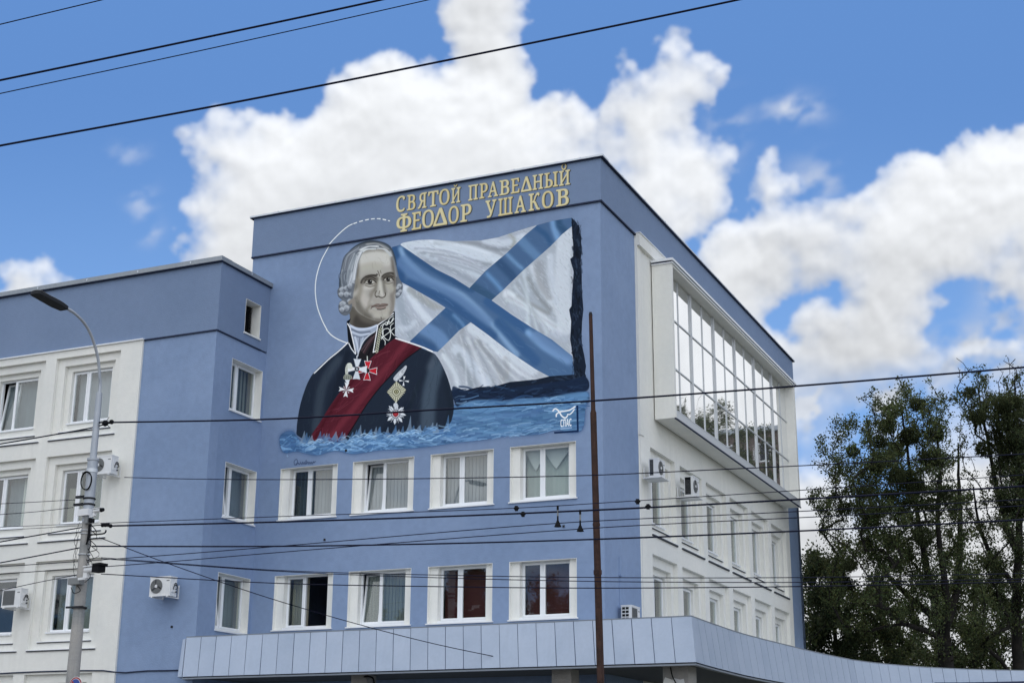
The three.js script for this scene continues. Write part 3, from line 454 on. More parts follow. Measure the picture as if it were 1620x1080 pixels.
  for (let i = 0; i < 30; i++) { const a = i / 30 * 6.283, r1 = 78; line('C', [1003 + Math.cos(a) * 34, 512 + Math.sin(a) * 34, 1003 + Math.cos(a) * r1, 512 + Math.sin(a) * r1], i % 2 ? '#4d535b' : '#eef1f3', 2.5, { a: .8 }); }
  for (const [r, c] of [[40, '#4a4f57'], [34, '#b9bdc2'], [26, '#8d2a33'], [12, '#b03a42']]) fill('C', [1003 - r, 512, 1003, 512 - r, 1003 + r, 512, 1003, 512 + r], c);
  fill('C', [985, 445, 990, 420, 1015, 420, 1022, 445, 1003, 460], '#c6cbd0');
  // --- waves breaking over the coat
  for (let i = 0; i < 44; i++) { const x = 470 + i * 5.6 + R() * 14, y = 694 - (x - 470) * .085 + R() * 5, h = 5 + R() * 19 * (i % 5 === 0 ? 1 : .35); fill('P', [x - 4, y + 6, x, y - h * .4, x + 3, y - h, x + 4, y - h * .3, x + 6, y + 6], i % 3 ? '#54799f' : '#8196ac', { a: .7 }); }
  clip('P', [466, 690, 480, 702, 500, 697, 540, 697, 580, 688, 640, 682, 690, 674, 722, 660, 722, 690, 640, 705, 480, 716], () => brush('P', 460, 670, 722, 716, 200, ['#5d86b1', '#7ba3ca', '#476e9a', '#9cc0dc', '#3c5f88'], 17, 9, -.15, .5, .7), false);
  for (let i = 0; i < 60; i++) { const x = 476 + R() * 240, y = 702 - (x - 476) * .1 + (R() - .5) * 12; line('P', [x - 5, y + 2, x, y - 1, x + 5, y + 1], ['#b6d2e6', '#8fb5d6', '#6d96c0'][i % 3], 4 + R() * 3, { a: .6 }); }
  // --- lettering
  const rows = [['СВЯТОЙПРАВЕДНЫЙ', [92, 162, 182, 250, 272, 342, 357, 440, 448, 532, 548, 622, 690, 768, 782, 848, 853, 935, 948, 1028, 1042, 1112, 1128, 1212, 1222, 1308, 1320, 1430, 1442, 1530], 92, 452, 1530, 219, 112, 103], ['ФЕОДОРУШАКОВ', [95, 215, 222, 298, 308, 402, 402, 512, 525, 608, 625, 712, 832, 920, 938, 1055, 1075, 1165, 1190, 1280, 1300, 1392, 1418, 1520], 95, 618, 1520, 388, 126, 120]];
  for (const [txt, xs, xa, ya, xb, yb, ha, hb] of rows) for (let i = 0; i < txt.length; i++) {
    const k = ((xs[i * 2] + xs[i * 2 + 1]) / 2 - xa) / (xb - xa), y = ya + (yb - ya) * k, h = ha + (hb - ha) * k;
    const p0 = pt('F', xs[i * 2], ya + (yb - ya) * (xs[i * 2] - xa) / (xb - xa)), p1 = pt('F', xs[i * 2 + 1], y), top = pt('F', xs[i * 2], y - h), ch = txt[i], base = ch === 'Й' ? 'И' : ch === 'Д' ? 'Δ' : ch;
    const W = p1[0] - p0[0], Hh = p0[1] - top[1] + 6;
    g.save(); g.translate(p0[0], p0[1]); g.font = '100px serif'; g.lineJoin = 'round';
    const m = g.measureText(base), sx = W / (m.actualBoundingBoxRight + m.actualBoundingBoxLeft), sy = Hh / 72;
    g.scale(sx, sy); g.translate(m.actualBoundingBoxLeft, 0);
    
    const put = (dx, dy, c) => { g.fillStyle = c; g.fillText(base, dx / sx, dy / sy); g.strokeStyle = c; g.lineWidth = 3.4; g.strokeText(base, dx / sx, dy / sy); if (ch === 'Й') { g.strokeStyle = c; g.lineWidth = 7; g.beginPath(); g.arc(36 + dx / sx, -92 + dy / sy, i > 10 ? 14 : 13, i > 10 ? 0 : .3, i > 10 ? 6.28 : 2.84); g.stroke(); } };
    put(6, 4, '#39414d'); put(3, 2, '#4a4b45'); put(0, 0, i % 3 === 1 ? '#bfae78' : '#c4b788');
    g.globalCompositeOperation = 'source-atop'; g.globalAlpha = .5; g.fillStyle = '#d6cfac'; g.fillText(base, -3 / sx, -2 / sy);
    g.restore();
  }
  // --- sponsor plate and signature
  fill('G', [835, 285, 878, 285, 888, 855, 365, 888, 360, 850, 850, 815], '#15294a', { s: false });
  const lw = '#e3edf6';
  for (const [p, w] of [[[338, 400, 360, 372, 395, 358, 440, 385, 480, 440, 520, 505, 570, 545, 615, 545, 645, 510], 8], [[408, 520, 410, 480, 440, 450, 500, 420, 600, 405, 690, 385, 760, 345, 808, 315], 8], [[650, 478, 700, 475, 750, 430, 790, 375], 7]]) line('G', p, lw, w * 1.0);
  const a0 = pt('G', 492, 748), a1 = pt('G', 738, 726), a2 = pt('G', 492, 580);
  g.save(); g.translate(a0[0], a0[1]); g.font = 'bold 100px sans-serif'; g.fillStyle = lw; { const m = g.measureText('СПАС'); g.scale((a1[0] - a0[0]) / m.width, (a0[1] - a2[1]) / 74); } g.fillText('СПАС', 0, 0); g.restore();
  for (let i = 0; i < 11; i++) line('G', [505 + i * 22, 796 - i * 2.6, 508 + i * 22, 775 - i * 2.6, 516 + i * 22, 793 - i * 2.6], '#b9cbe0', 2.5, { a: .8 });
  for (const p of [[240, 240, 236, 200, 262, 178, 272, 210, 250, 236, 262, 236, 280, 215, 290, 235, 305, 210, 312, 234, 328, 205, 330, 235, 345, 208, 352, 234, 362, 190, 372, 205, 362, 232, 385, 205, 388, 232, 404, 205, 408, 230, 424, 205, 428, 230, 446, 200, 448, 216, 466, 198]]) line('W', p, '#29395a', 3);
  fill('W', [150, 155, 160, 115, 172, 135, 185, 150, 168, 160], '#93a9c4', { a: .7, blur: 2 });
  return cv;
}

// ------------------------------------------------------------------ ground, road, pavements (below the picture; they throw light back up)
struct('ground', bx(-900, 900, -.3, 0, -900, 900), M.earth);
struct('road', bx(-300, 300, -.29, .004, 20, 33), M.asphalt);
struct('pavement', bx(-300, 300, -.28, .13, 4.2, 20), M.paving);
struct('pavement', bx(-300, 300, -.28, .13, 33, 46), M.paving);
for (let i = 0; i < 14; i++) struct('lane_marking', bx(-62 + i * 9, -59 + i * 9, .004, .009, 26.4, 26.55), M.paint);

// ------------------------------------------------------------------ the office building
const B = tag(new THREE.Group(), 'blue rendered office building with painted mural, white window panels and glazed bay', 'building');
B.name = 'office_building'; scene.add(B);
const WING = 2.67, RX = -11.44;
// facades as turned frames: local x runs to the right along the wall, local z out of it
const frame = (x, z, turn) => ({ p: [x, 0, z], t: turn });
const FR = frame(0, 0, 0), SD = frame(0, 0, Math.PI / 2), WG = frame(0, WING, 0), RT = frame(RX, 0, Math.PI / 2);
const inFrame = (g, f) => g.rotateY(f.t).translate(...f.p);
const onWall = (name, geos, m, f, label) => { const g = mergeGeometries([].concat(geos).map(plain)); metric(g); if (f.t) { inFrame(g, f); } else g.translate(...f.p); return part(name, g, m, B, label); };

// openings
const rowsMain = [[9.26, 10.9], [5.95, 7.6]], colsMain = [[-10.65, -8.6], [-8.07, -5.98], [-5.43, -3.38], [-2.86, -.82]];
const mainHoles = []; for (const [y0, y1] of rowsMain) for (const [x0, x1] of colsMain) mainHoles.push([x0, x1, y0, y1]);
const retRows = [[12.44, 14.08], [9.15, 10.84], [5.85, 7.53]], retHoles = [...retRows.map(([y0, y1]) => [-1.79, -.13, y0, y1]), [-1.31, -.47, 15.04, 16.16]];
const wingTop = [14.49, 11.3, 8.03, 4.66], wingX = [-16.245, -19.225, -22.2], wingHoles = [];
for (const t of wingTop) for (const c of wingX) wingHoles.push([c - 1.275, c + 1.275, t - 2.66, t]);
const sideTop = [11.47, 8.22], sideX = [0, 1, 2, 3, 4, 5].map((k) => 5.08 + 2.872 * k), sideHoles = [];
for (const t of sideTop) for (const c of sideX) sideHoles.push([c - 1.19, c + 1.19, t - 2.65, t]);

// main block: front wall, side wall, back, roof
onWall('front_wall', slab(-12.17, 0, 0, 18.06, -.42, 0, mainHoles), M.blue, FR);
onWall('side_wall', [slab(.42, 3, 0, 18.06, -.42, 0)], M.blue, SD); onWall('side_wall', slab(21.25, 23.4, 0, 18.06, -.42, 0), M.blue, SD);
// white panel of the side wall: thicker above the third-floor windows, a beam along its top
onWall('white_side_panel', [slab(3, 21.25, 0, 17.7, -.42, .06, sideHoles), slab(2.96, 21.29, 17.7, 18.1, -.42, .18)], M.white, SD);
onWall('edge_strip', [bx(2.965, 3.28, 11.66, 17.7, -.05, .085)], M.white, SD);
onWall('top_flashing', [bx(2.94, 21.3, 18.1, 18.125, -.05, .21)], M.sill, SD);
part('back_wall', [bx(-12.17, 0, 0, 18.06, -23.4, -23), bx(-12.17, -11.77, 0, 18.06, -23, -.42)], M.blue, B);
part('roof', [bx(-12.17, 0, 18.06, 18.4, -23.4, 0)], M.dark, B);
onWall('front_fascia', bx(-12.2, .05, 18.08, 19.42, -.3, .05), M.fascia, FR);
onWall('side_fascia', bx(.3, 23.45, 18.08, 19.42, -.3, .0495), M.fascia, SD);
part('back_fascia', [bx(-12.2, -11.9, 18.08, 19.42, -23.45, -.3), bx(-11.9, -.25, 18.08, 19.42, -23.45, -23.15)], M.blue, B);
onWall('drip_shade_edge', bx(-12.21, .066, 18.035, 18.08, -.2, .066), M.darkLine, FR); onWall('drip_shade_edge', bx(.2, 23.46, 18.036, 18.079, -.2, .065), M.darkLine, SD);
onWall('roof_cap_and_shade', [bx(-12.3, .14, 19.42, 19.445, -.36, .13)], M.darkLine, FR); onWall('roof_cap_and_shade', [bx(.36, 23.54, 19.421, 19.446, -.36, .129)], M.darkLine, SD);  // dark strip painted in as the shadow line under the cap
onWall('roof_cap_and_shade', [bx(-12.31, .15, 19.445, 19.50, -.37, .14)], M.capLight, FR); onWall('roof_cap_and_shade', [bx(.37, 23.55, 19.446, 19.485, -.37, .139)], M.capLight, SD);
part('roof_cap_and_shade', [bx(-12.3, -11.9, 19.42, 19.49, -23.5, -.37), bx(-11.9, -.3, 19.42, 19.49, -23.5, -23.1)], M.capLight, B);
{ const j = bx(-.02, .02, -.03, .035, -.27, .015), J = (x, y, z, t) => { const o = part('cap_joint', j, M.capLight, B); o.position.set(x, y, z); o.rotation.y = t; };
  for (let i = 0; i < 6; i++) J(-11.2 + i * 2.1 + (i % 3) * .07, 19.472, .14, 0); for (let i = 0; i < 11; i++) J(.14, 19.465, -1.6 - i * 2.05, Math.PI / 2); for (let i = 0; i < 5; i++) J(-12.5 - i * 2.02, 16.995, WING + .14, 0); J(RX + .11, 16.99, 1.2, Math.PI / 2); }
for (const x of [-8.9, -2.1]) part('roof_pin', cyl(.012, .008, 19.49, 19.62, x, -.1, 6), M.capGrey, B);
part('gutter_spout', [bx(-12.62, -12.17, 18.42, 18.52, -1.3, -.8), bx(-12.55, -12.2, 18.3, 18.42, -1.2, -.9)], M.dark, B);
onWall('expansion_joint', bx(3.0 - .02, 3.0, 0, 18.0, 0, .012), M.reveal, SD);

// the wing on the left, standing forward of the mural wall
onWall('wing_wall', [slab(-14.15, -11.44, 0, 14.7, -.42, 0)], M.blue, WG); onWall('wing_fascia', slab(-30, -11.86, 14.74, 16.90, -.42, .03), M.fascia, WG);
onWall('white_wing_panel', slab(-30, -14.15, 0, 14.72, -.42, .07, wingHoles), M.white, WG);
onWall('top_flashing', bx(-30, -14.12, 14.72, 14.755, -.1, .13), M.sill, WG);
onWall('drip_shade_edge', bx(-14.12, -11.405, 14.7, 14.74, -.1, .05), M.darkLine, WG); onWall('drip_shade_edge', bx(-WING + .1, -.35, 14.7, 14.739, -.1, .042), M.darkLine, RT);
onWall('return_wall', [slab(-WING + .42, 0, 0, 14.7, -.42, 0, retHoles.slice(0, 3))], M.blue, RT); onWall('return_fascia', [slab(-WING - .03, 0, 14.74, 16.90, -.42, .03, [retHoles[3]])], M.fascia, RT);
part('wing_roof', [bx(-30, -11.86, 16.4, 16.75, -16, 2.2)], M.dark, B);
part('wing_back_wall', [bx(-30, -12.17, 0, 16.75, -16.4, -16), bx(-30.4, -30, 0, 16.75, -16.4, 2.67)], M.blue, B);
onWall('roof_cap_and_shade', [bx(-30, -11.34, 16.90, 16.925, -.4, .13)], M.darkLine, WG); onWall('roof_cap_and_shade', [bx(-WING + .4, 0, 16.901, 16.926, -.4, .1)], M.darkLine, RT);  // wing cap: its shadow line is a dark strip as well
onWall('roof_cap_and_shade', [bx(-30, -11.33, 16.925, 17.07, -.4, .14)], M.capGrey, WG); onWall('roof_cap_and_shade', [bx(-WING + .4, .0, 16.926, 17.06, -.4, .11)], M.capGrey, RT);
onWall('cable', tube([V3(-30, 4.76, .1), V3(-20, 4.7, .1), V3(-17, 4.735, .1), V3(-15, 4.72, .1), V3(-14.3, 4.69, .1), V3(-14.05, 4.64, .045), V3(-13, 4.67, .03), V3(-12.3, 4.66, .03), V3(-11.46, 4.66, .03)], .02), M.darkLine, WG);
onWall('cable', bx(-WING, -.02, 4.65, 4.68, 0, .03), M.darkLine, RT);
onWall('downpipe', [cyl(.035, .035, 5.0, 7.75, 1.15, .012, 12), bx(1.08, 1.22, 7.2, 7.25, 0, .08), bx(1.08, 1.22, 6.3, 6.35, 0, .08)], M.blue, SD);
for (const [x, y] of [[-8.33, 11.28], [-8.95, 8.6], [-1.2, 8.5]]) onWall('wall_anchor', bx(x - .03, x + .03, y - .03, y + .03, 0, .03), M.dark, FR);
onWall('wall_anchor', bx(-12.32, -12.26, 5.86, 5.92, 0, .03), M.dark, WG);

// windows. o: opening of the wall; steps: stepped surround as nested rectangles with the depth of each face; kind: what hangs behind the glass
function drape(w, h, folds, amp) {
  const n = folds * 6, p = [], ix = [];
  for (let i = 0; i <= n; i++) { const x = w * i / n, z = amp * Math.sin(i / 6 * Math.PI * 2) + amp * .4 * Math.sin(i * 1.7); p.push(x, 0, z, x, h, z * .8); if (i < n) { const a = i * 2; ix.push(a, a + 2, a + 1, a + 1, a + 2, a + 3); } }
  const g = new THREE.BufferGeometry(); g.setAttribute('position', new THREE.Float32BufferAttribute(p, 3)); g.setIndex(ix); g.computeVertexNormals(); g.setAttribute('uv', new THREE.Float32BufferAttribute(new Float32Array(p.length / 3 * 2), 2)); return g;
}
const frameBars = (x0, x1, y0, y1, z0, z1, w) => [bx(x0, x1, y1 - w, y1, z0, z1), bx(x0, x1, y0, y0 + w, z0, z1), bx(x0, x0 + w, y0 + w, y1 - w, z0, z1), bx(x1 - w, x1, y0 + w, y1 - w, z0, z1)];
function makeWindow(f, o) {
  const t = new THREE.Group(); t.name = 'window'; t.position.set(...f.p); t.rotation.y = f.t; if (o.label) t.userData.label = o.label; B.add(t);
  const add = (n, g, m) => part(n, g, m, t);
  if (o.surround) add('window_surround', o.surround, o.surroundMat ?? M.reveal);
  const { x0, x1, y0, y1, z } = o, w = .046, ms = x0 + (x1 - x0) * (o.split ?? .4), zf = z + .07;
  add('window_frame', [...frameBars(x0, x1, y0, y1, z, zf, w), bx(ms - .03, ms + .03, y0 + w, y1 - w, z, zf + .004)], M.pvc);
  const L = [x0 + w - .012, ms - .026, y0 + w - .012, y1 - w + .012], Rr = [ms + .026, x1 - w + .012, y0 + w - .012, y1 - w + .012];
  const sash = (b, open) => {
    const W2 = b[1] - b[0], H2 = b[3] - b[2], g = join(frameBars(0, W2, 0, H2, 0, .062, .052)), s = new THREE.Mesh(g, M.pvc); s.name = 'sash'; s.castShadow = s.receiveShadow = true;
    const q = new THREE.Mesh(bx(.05, W2 - .05, .05, H2 - .05, .026, .034), M.glass); q.name = 'pane'; q.castShadow = q.receiveShadow = true;
    for (const m of [s, q]) { m.position.set(b[0], b[2], z + .03 - (open ? .05 : 0)); m.rotation.x = open ? -open : 0; t.add(m); }
  };
  sash(L, o.tilt ?? 0); if (!o.openRight) sash(Rr, 0);
  else { const g = join(frameBars(0, Rr[1] - Rr[0], 0, Rr[3] - Rr[2], 0, .06, .062)), s = new THREE.Mesh(g, M.pvc); s.name = 'sash'; s.position.set(Rr[1], Rr[2], z); s.rotation.y = Math.PI - 1.45; t.add(s); const q = new THREE.Mesh(bx(.06, Rr[1] - Rr[0] - .06, .06, Rr[3] - Rr[2] - .06, .026, .034), M.glass); q.name = 'pane'; q.position.copy(s.position); q.rotation.copy(s.rotation); t.add(q); }
  const zb = z - .22, hang = (a, b, c, folds, amp, top) => { if (!c) return; const h = y1 - y0 - (top ?? 0), g = folds < 0 ? join([...Array(-folds)].map((_, i) => new THREE.BoxGeometry((b - a) / -folds * .80, h, .004).rotateY(.5 + Math.sin(i * 2.3) * .08).translate((b - a) * (i + .5) / -folds, h / 2, 0))) : drape(b - a, h, folds, amp); const m = new THREE.Mesh(g, c); m.name = folds > 2 ? 'curtain' : folds < 0 ? 'vertical_blind' : 'blind'; m.position.set(a, y0, zb); m.castShadow = m.receiveShadow = true; t.add(m); };
  for (const c of o.hang ?? []) hang(x0 + (x1 - x0) * c[0], x0 + (x1 - x0) * c[1], c[2], c[3] ?? 1, c[4] ?? .004, c[5]);
  if (o.swag) for (const [a, b] of [[.02, .5], [.4, .98]]) { const sx0 = x0 + (x1 - x0) * a, sx1 = x0 + (x1 - x0) * b, sh = new THREE.Shape(); sh.moveTo(sx0, y1); sh.lineTo(sx1, y1); sh.quadraticCurveTo(lerp(sx0, sx1, .7), y1 - .25, lerp(sx0, sx1, .4), y1 - .62); sh.quadraticCurveTo(lerp(sx0, sx1, .2), y1 - .4, sx0, y1 - .1); const m = new THREE.Mesh(new THREE.ExtrudeGeometry(sh, { depth: .02, bevelEnabled: true, bevelSize: .02, bevelThickness: .02, bevelSegments: 2 }).translate(0, 0, zb + .06), CUR.cream); m.name = 'curtain_swag'; t.add(m); }
  if (o.sill) add('window_sill', o.sill, M.sill);
  if (o.ledges) add('ledge', o.ledges, M.sill); if (o.shadeStrips) add('drip_shade_edge', o.shadeStrips, M.ledgeShade);  // dark drip strips carry the shade under the ledges in their colour
  return t;
}
const T = .14;
const mainKinds = [
  [{ hang: [[0, .42, CUR.dark, -5, .03], [.42, 1, CUR.grey, -7, .03]], label: 'window with dark green curtain on the left' }, { tilt: T, hang: [[0, 1, CUR.grey, -13, .035]], label: 'window with its left sash tilted and grey striped curtain' }, { hang: [[0, 1, CUR.grey, -13, .04]], label: 'window with purple grey pleated curtain' }, { hang: [[0, 1, CUR.pale, 8, .012, .0]], swag: true, label: 'window with pale curtain and swags' }],
  [{ openRight: true, hang: [[.02, .4, CUR.beige, 5, .03]], label: 'window with its dark right half open and beige curtain' }, { tilt: T, hang: [[0, 1, CUR.mid, -14, .012]], label: 'window with its left sash tilted and grey green blind' }, { hang: [[0, 1, CUR.brown, 1, .003]], label: 'window with closed dark brown blinds' }, { hang: [[0, 1, CUR.brown, 1, .003]], label: 'window with closed dark brown blinds nearest the corner' }]];
rowsMain.forEach(([y0, y1], r) => colsMain.forEach(([x0, x1], c) => {
  const i0 = x0 + .27, i1 = x1 - .25, b = y0 + .1;
  makeWindow(FR, { x0: i0, x1: i1, y0: b, y1, z: -.37, split: .415, ...mainKinds[r][c],
    surround: [ring([x0 + .012, x1 - .012, y0, y1 - .002], [i0, i1, y0 + .09, y1 - .004], -.42, -.12), bx(x0, x0 + .012, y0, y1, -.12, .003), bx(x1 - .012, x1, y0, y1, -.12, .003), bx(x0 + .012, x1 - .012, y1 - .012, y1 - .001, -.12, -.002)],
    sill: [bx(x0 - .03, x1 + .04, y0 - .005, y0 + .03, -.13, .05), bx(i0, i1, y0 + .03, y0 + .1, -.36, -.115)] });
}));
const retKinds = [{ hang: [[0, 1, CUR.dark, 1, .003], [.65, 1, CUR.mid, 3, .02]], label: 'dark window at the top of the return wall' }, { tilt: T, hang: [[0, 1, CUR.slate, 8, .02]], label: 'middle window of the return wall, left sash tilted' }, { tilt: T, hang: [[0, 1, CUR.mid, 8, .015]], label: 'lowest window of the return wall, above the canopy' }];
retRows.forEach(([y0, y1], r) => { const x0 = -1.79, x1 = -.13;
  makeWindow(RT, { x0: x0 + .02, x1: x1 - .02, y0: y0 + .09, y1: y1 - .01, z: -.33, split: .36, ...retKinds[r], surround: [ring([x0, x1, y0, y1], [x0 + .018, x1 - .018, y0 + .05, y1 - .012], -.42, .003)], sill: [bx(x0 - .02, x1 + .02, y0 - .02, y0 + .02, -.3, .05), bx(x0 + .02, x1 - .02, y0 + .05, y0 + .1, -.34, -.2)] }); });
{ const [x0, x1, y0, y1] = retHoles[3], t = new THREE.Group(); t.name = 'vent'; t.position.set(RX, 0, 0); t.rotation.y = Math.PI / 2; B.add(t);
  part('vent_surround', [ring([x0, x1, y0, y1], [x0 + .015, x1 - .015, y0 + .03, y1 - .012], -.42, .033), bx(x0 - .03, x1 + .03, y0 - .03, y0 + .02, -.3, .07)], M.reveal, t);
  part('louver', [...Array(17)].map((_, i) => bx(x0 + .015, x1 - .015, 0, .018, -.05, .05).rotateX(.7).translate(0, y0 + .06 + i * .063, -.34)), M.black, t); part('vent_back', [bx(x0, x1, y0, y1, -.44, -.42)], M.black, t); }
const wk = [[{ hang: [[0, 1, CUR.grey, 6, .012]], label: 'top window beside the corner, behind the lamp arm' }, { tilt: T, hang: [[0, 1, CUR.slate, 6, .01]], label: 'top window at the left edge, left sash tilted' }], [{ hang: [[.0, .5, CUR.beige, 3, .06, .5], [.55, 1, CUR.mid, 4, .02]] }, { hang: [[.35, 1, CUR.slate, 6, .012], [.7, .95, CUR.cream, 2, .03]] }], [{ hang: [[0, 1, CUR.mid, 7, .012]] }, { label: 'dark bare window above the left air conditioner' }], [{ hang: [[0, 1, CUR.mid, 7, .012]] }, {}]];
wingTop.forEach((t, r) => wingX.forEach((c, k) => {
  const o = [c - 1.275, c + 1.275, t - 2.66, t], m = [c - 1.0, c + 1.0, t - 2.41, t - .25], n = [c - .8, c + .8, t - 2.13, t - .42], p = .07;
  makeWindow(WG, { x0: n[0], x1: n[1], y0: n[2], y1: n[3], z: -.36, split: .38, ...(wk[r][k] ?? { hang: [[0, 1, CUR.mid, 6, .012]] }),
    surround: [ring([o[0], o[1], o[2], o[3]].map((v, i) => v + (i % 2 ? -.002 : .002)), m, -.42, p - .12), ring([m[0] + .002, m[1] - .002, m[2] + .002, m[3] - .002], n, -.43, p - .25)], surroundMat: M.white,
    sill: [bx(n[0] - .02, n[1] + .02, n[2] - .03, n[2] + .012, -.3, p - .19)],
    ledges: [bx(m[0] - .01, m[1] + .03, m[2] - .015, m[2] + .006, p - .25, p - .075), bx(o[0] - .01, o[1] + .04, o[2] - .015, o[2] + .007, p - .12, p + .045)],
    shadeStrips: [bx(m[0] - .005, m[1] + .025, m[2] - .04, m[2] - .015, p - .25, p - .085), bx(o[0] - .005, o[1] + .035, o[2] - .045, o[2] - .015, -.1, p + .036)] });
}));
sideTop.forEach((t, r) => sideX.forEach((c, k) => {
  const o = [c - 1.19, c + 1.19, t - 2.65, t], m = [c - .92, c + .92, t - 2.40, t - .30], n = [c - .75, c + .75, t - 2.2, t - .5], p = .06;
  makeWindow(SD, { x0: n[0], x1: n[1], y0: n[2], y1: n[3], z: -.38, split: .4, hang: [[0, 1, (k + r) % 3 ? CUR.mid : CUR.pale, 7, .012]],
    surround: [ring([o[0], o[1], o[2], o[3]].map((v, i) => v + (i % 2 ? -.002 : .002)), m, -.42, p - .14), ring([m[0] + .002, m[1] - .002, m[2] + .002, m[3] - .002], n, -.43, p - .28)], surroundMat: M.white,
    sill: [bx(n[0] - .02, n[1] + .02, n[2] - .03, n[2] + .012, -.3, p - .2)],
    ledges: [bx(m[0] - .01, m[1] + .02, m[2] - .012, m[2] + .006, p - .28, p - .08), bx(o[0] - .01, o[1] + .03, o[2] - .012, o[2] + .007, p - .14, p + .05)],
    shadeStrips: [bx(m[0] - .005, m[1] + .015, m[2] - .026, m[2] - .012, p - .28, p - .09), bx(o[0] - .005, o[1] + .025, o[2] - .06, o[2] - .012, -.1, p + .042)] });
}));

// the glazed bay on the side wall
{ const t = new THREE.Group(); t.name = 'glazed_bay'; t.rotation.y = Math.PI / 2; B.add(t); t.userData.label = 'glazed bay reflecting sky and trees';
  const add = (n, g, m) => part(n, g, m, t), x0 = 4.3, x1 = 20.5, P = .76, G = .38;
  add('bay_side_wall', [bx(x0, x0 + .14, 12.42, 17.46, .1, P)], M.white); add('bay_side_wall', [bx(20.3, x1, 12.42, 17.46, .1, P)], M.white);
  add('bay_floor', [bx(x0 + .14, 20.3, 12.42, 12.66, .1, P - .004)], M.white);
  add('bay_sill', [bx(x0 + .145, 20.3, 12.43, 12.67, P - .004, P + .012), bx(x0 + .14, 20.3, 12.66, 12.685, G, P + .02)], M.alu);
  add('bay_drip', [bx(x0 - .01, x1 + .01, 12.385, 12.42, P - .03, P + .02)], M.darkLine);
  add('bay_lintel', [bx(x0 + .14, 20.3, 17.39, 17.46, .1, P - .004)], M.white);
  add('bay_cap', [bx(x0 - .05, x1 + .05, 17.46, 17.49, .1, P + .05), bx(x0 - .07, x1 + .07, 17.545, 17.62, .1, P + .07)], M.sill); add('bay_cap_shade', [bx(x0 - .02, x1 + .02, 17.49, 17.545, .1, P + .0)], M.darkLine);  // gap between the lips filled dark, its shadow put into the colour
  const mz = [4.44, 5.98]; for (let i = 1; i < 11; i++) mz.push(5.98 + 1.333 * i); mz.push(20.3);
  const ty = [12.685, 14.33, 15.95, 17.39], R = rng(5);
  for (let i = 0; i < mz.length - 1; i++) for (let j = 0; j < 3; j++) { const q = part('pane', bx(-(mz[i + 1] - mz[i]) / 2 + .01, (mz[i + 1] - mz[i]) / 2 - .01, ty[j] + .02, ty[j + 1] - .02, -.012, .012), M.mirror, t); q.position.set((mz[i] + mz[i + 1]) / 2, 0, G); q.rotation.y = (R() - .5) * .005; }
  for (let i = 1; i < mz.length - 1; i++) { const w = i % 2 === 0 ? .055 : .025; add('mullion', [bx(mz[i] - w, mz[i] + w, 12.685, 17.39, G - .03, G + (i % 2 === 0 ? .06 : .035))], M.alu); }
  for (const y of ty.slice(1, 3)) add('transom', [bx(4.44, 20.3, y - .022, y + .022, G - .03, G + .04)], M.alu);
  add('bay_back', [bx(4.44, 20.3, 12.66, 17.39, .1, .12)], M.dark);
}

// the mural and its lettering: thin coats of paint on wall and fascia
{ const cv = paintMural(), bright = document.createElement('canvas'); bright.width = MW; bright.height = MH; const g = bright.getContext('2d'); g.filter = 'brightness(1.12)'; g.drawImage(cv, 0, 0);
  const t = new THREE.CanvasTexture(bright); t.colorSpace = THREE.SRGBColorSpace; t.magFilter = THREE.LinearFilter;
  const m = dull({ map: t, transparent: true, roughness: .9, bumpMap: bumpFine, bumpScale: .006 });
  const sheet = (y0, y1, z) => { const xa = MX0, xb = Math.min(-.1, MX0 + MW / MS), g2 = new THREE.PlaneGeometry(xb - xa, y1 - y0).translate((xa + xb) / 2, (y0 + y1) / 2, z), p = g2.attributes.position, uv = g2.attributes.uv; for (let i = 0; i < p.count; i++) uv.setXY(i, (p.getX(i) - MX0) * MS / MW, 1 - (MY1 - p.getY(i)) * MS / MH); return g2; };
  part('mural', sheet(10.94, 18.034, .004), m, B, 'painted portrait of a uniformed officer before a white flag with blue diagonal cross');
  part('lettering', sheet(18.081, 19.416, .054), m, B, 'cream painted letters with dark shadow');
}

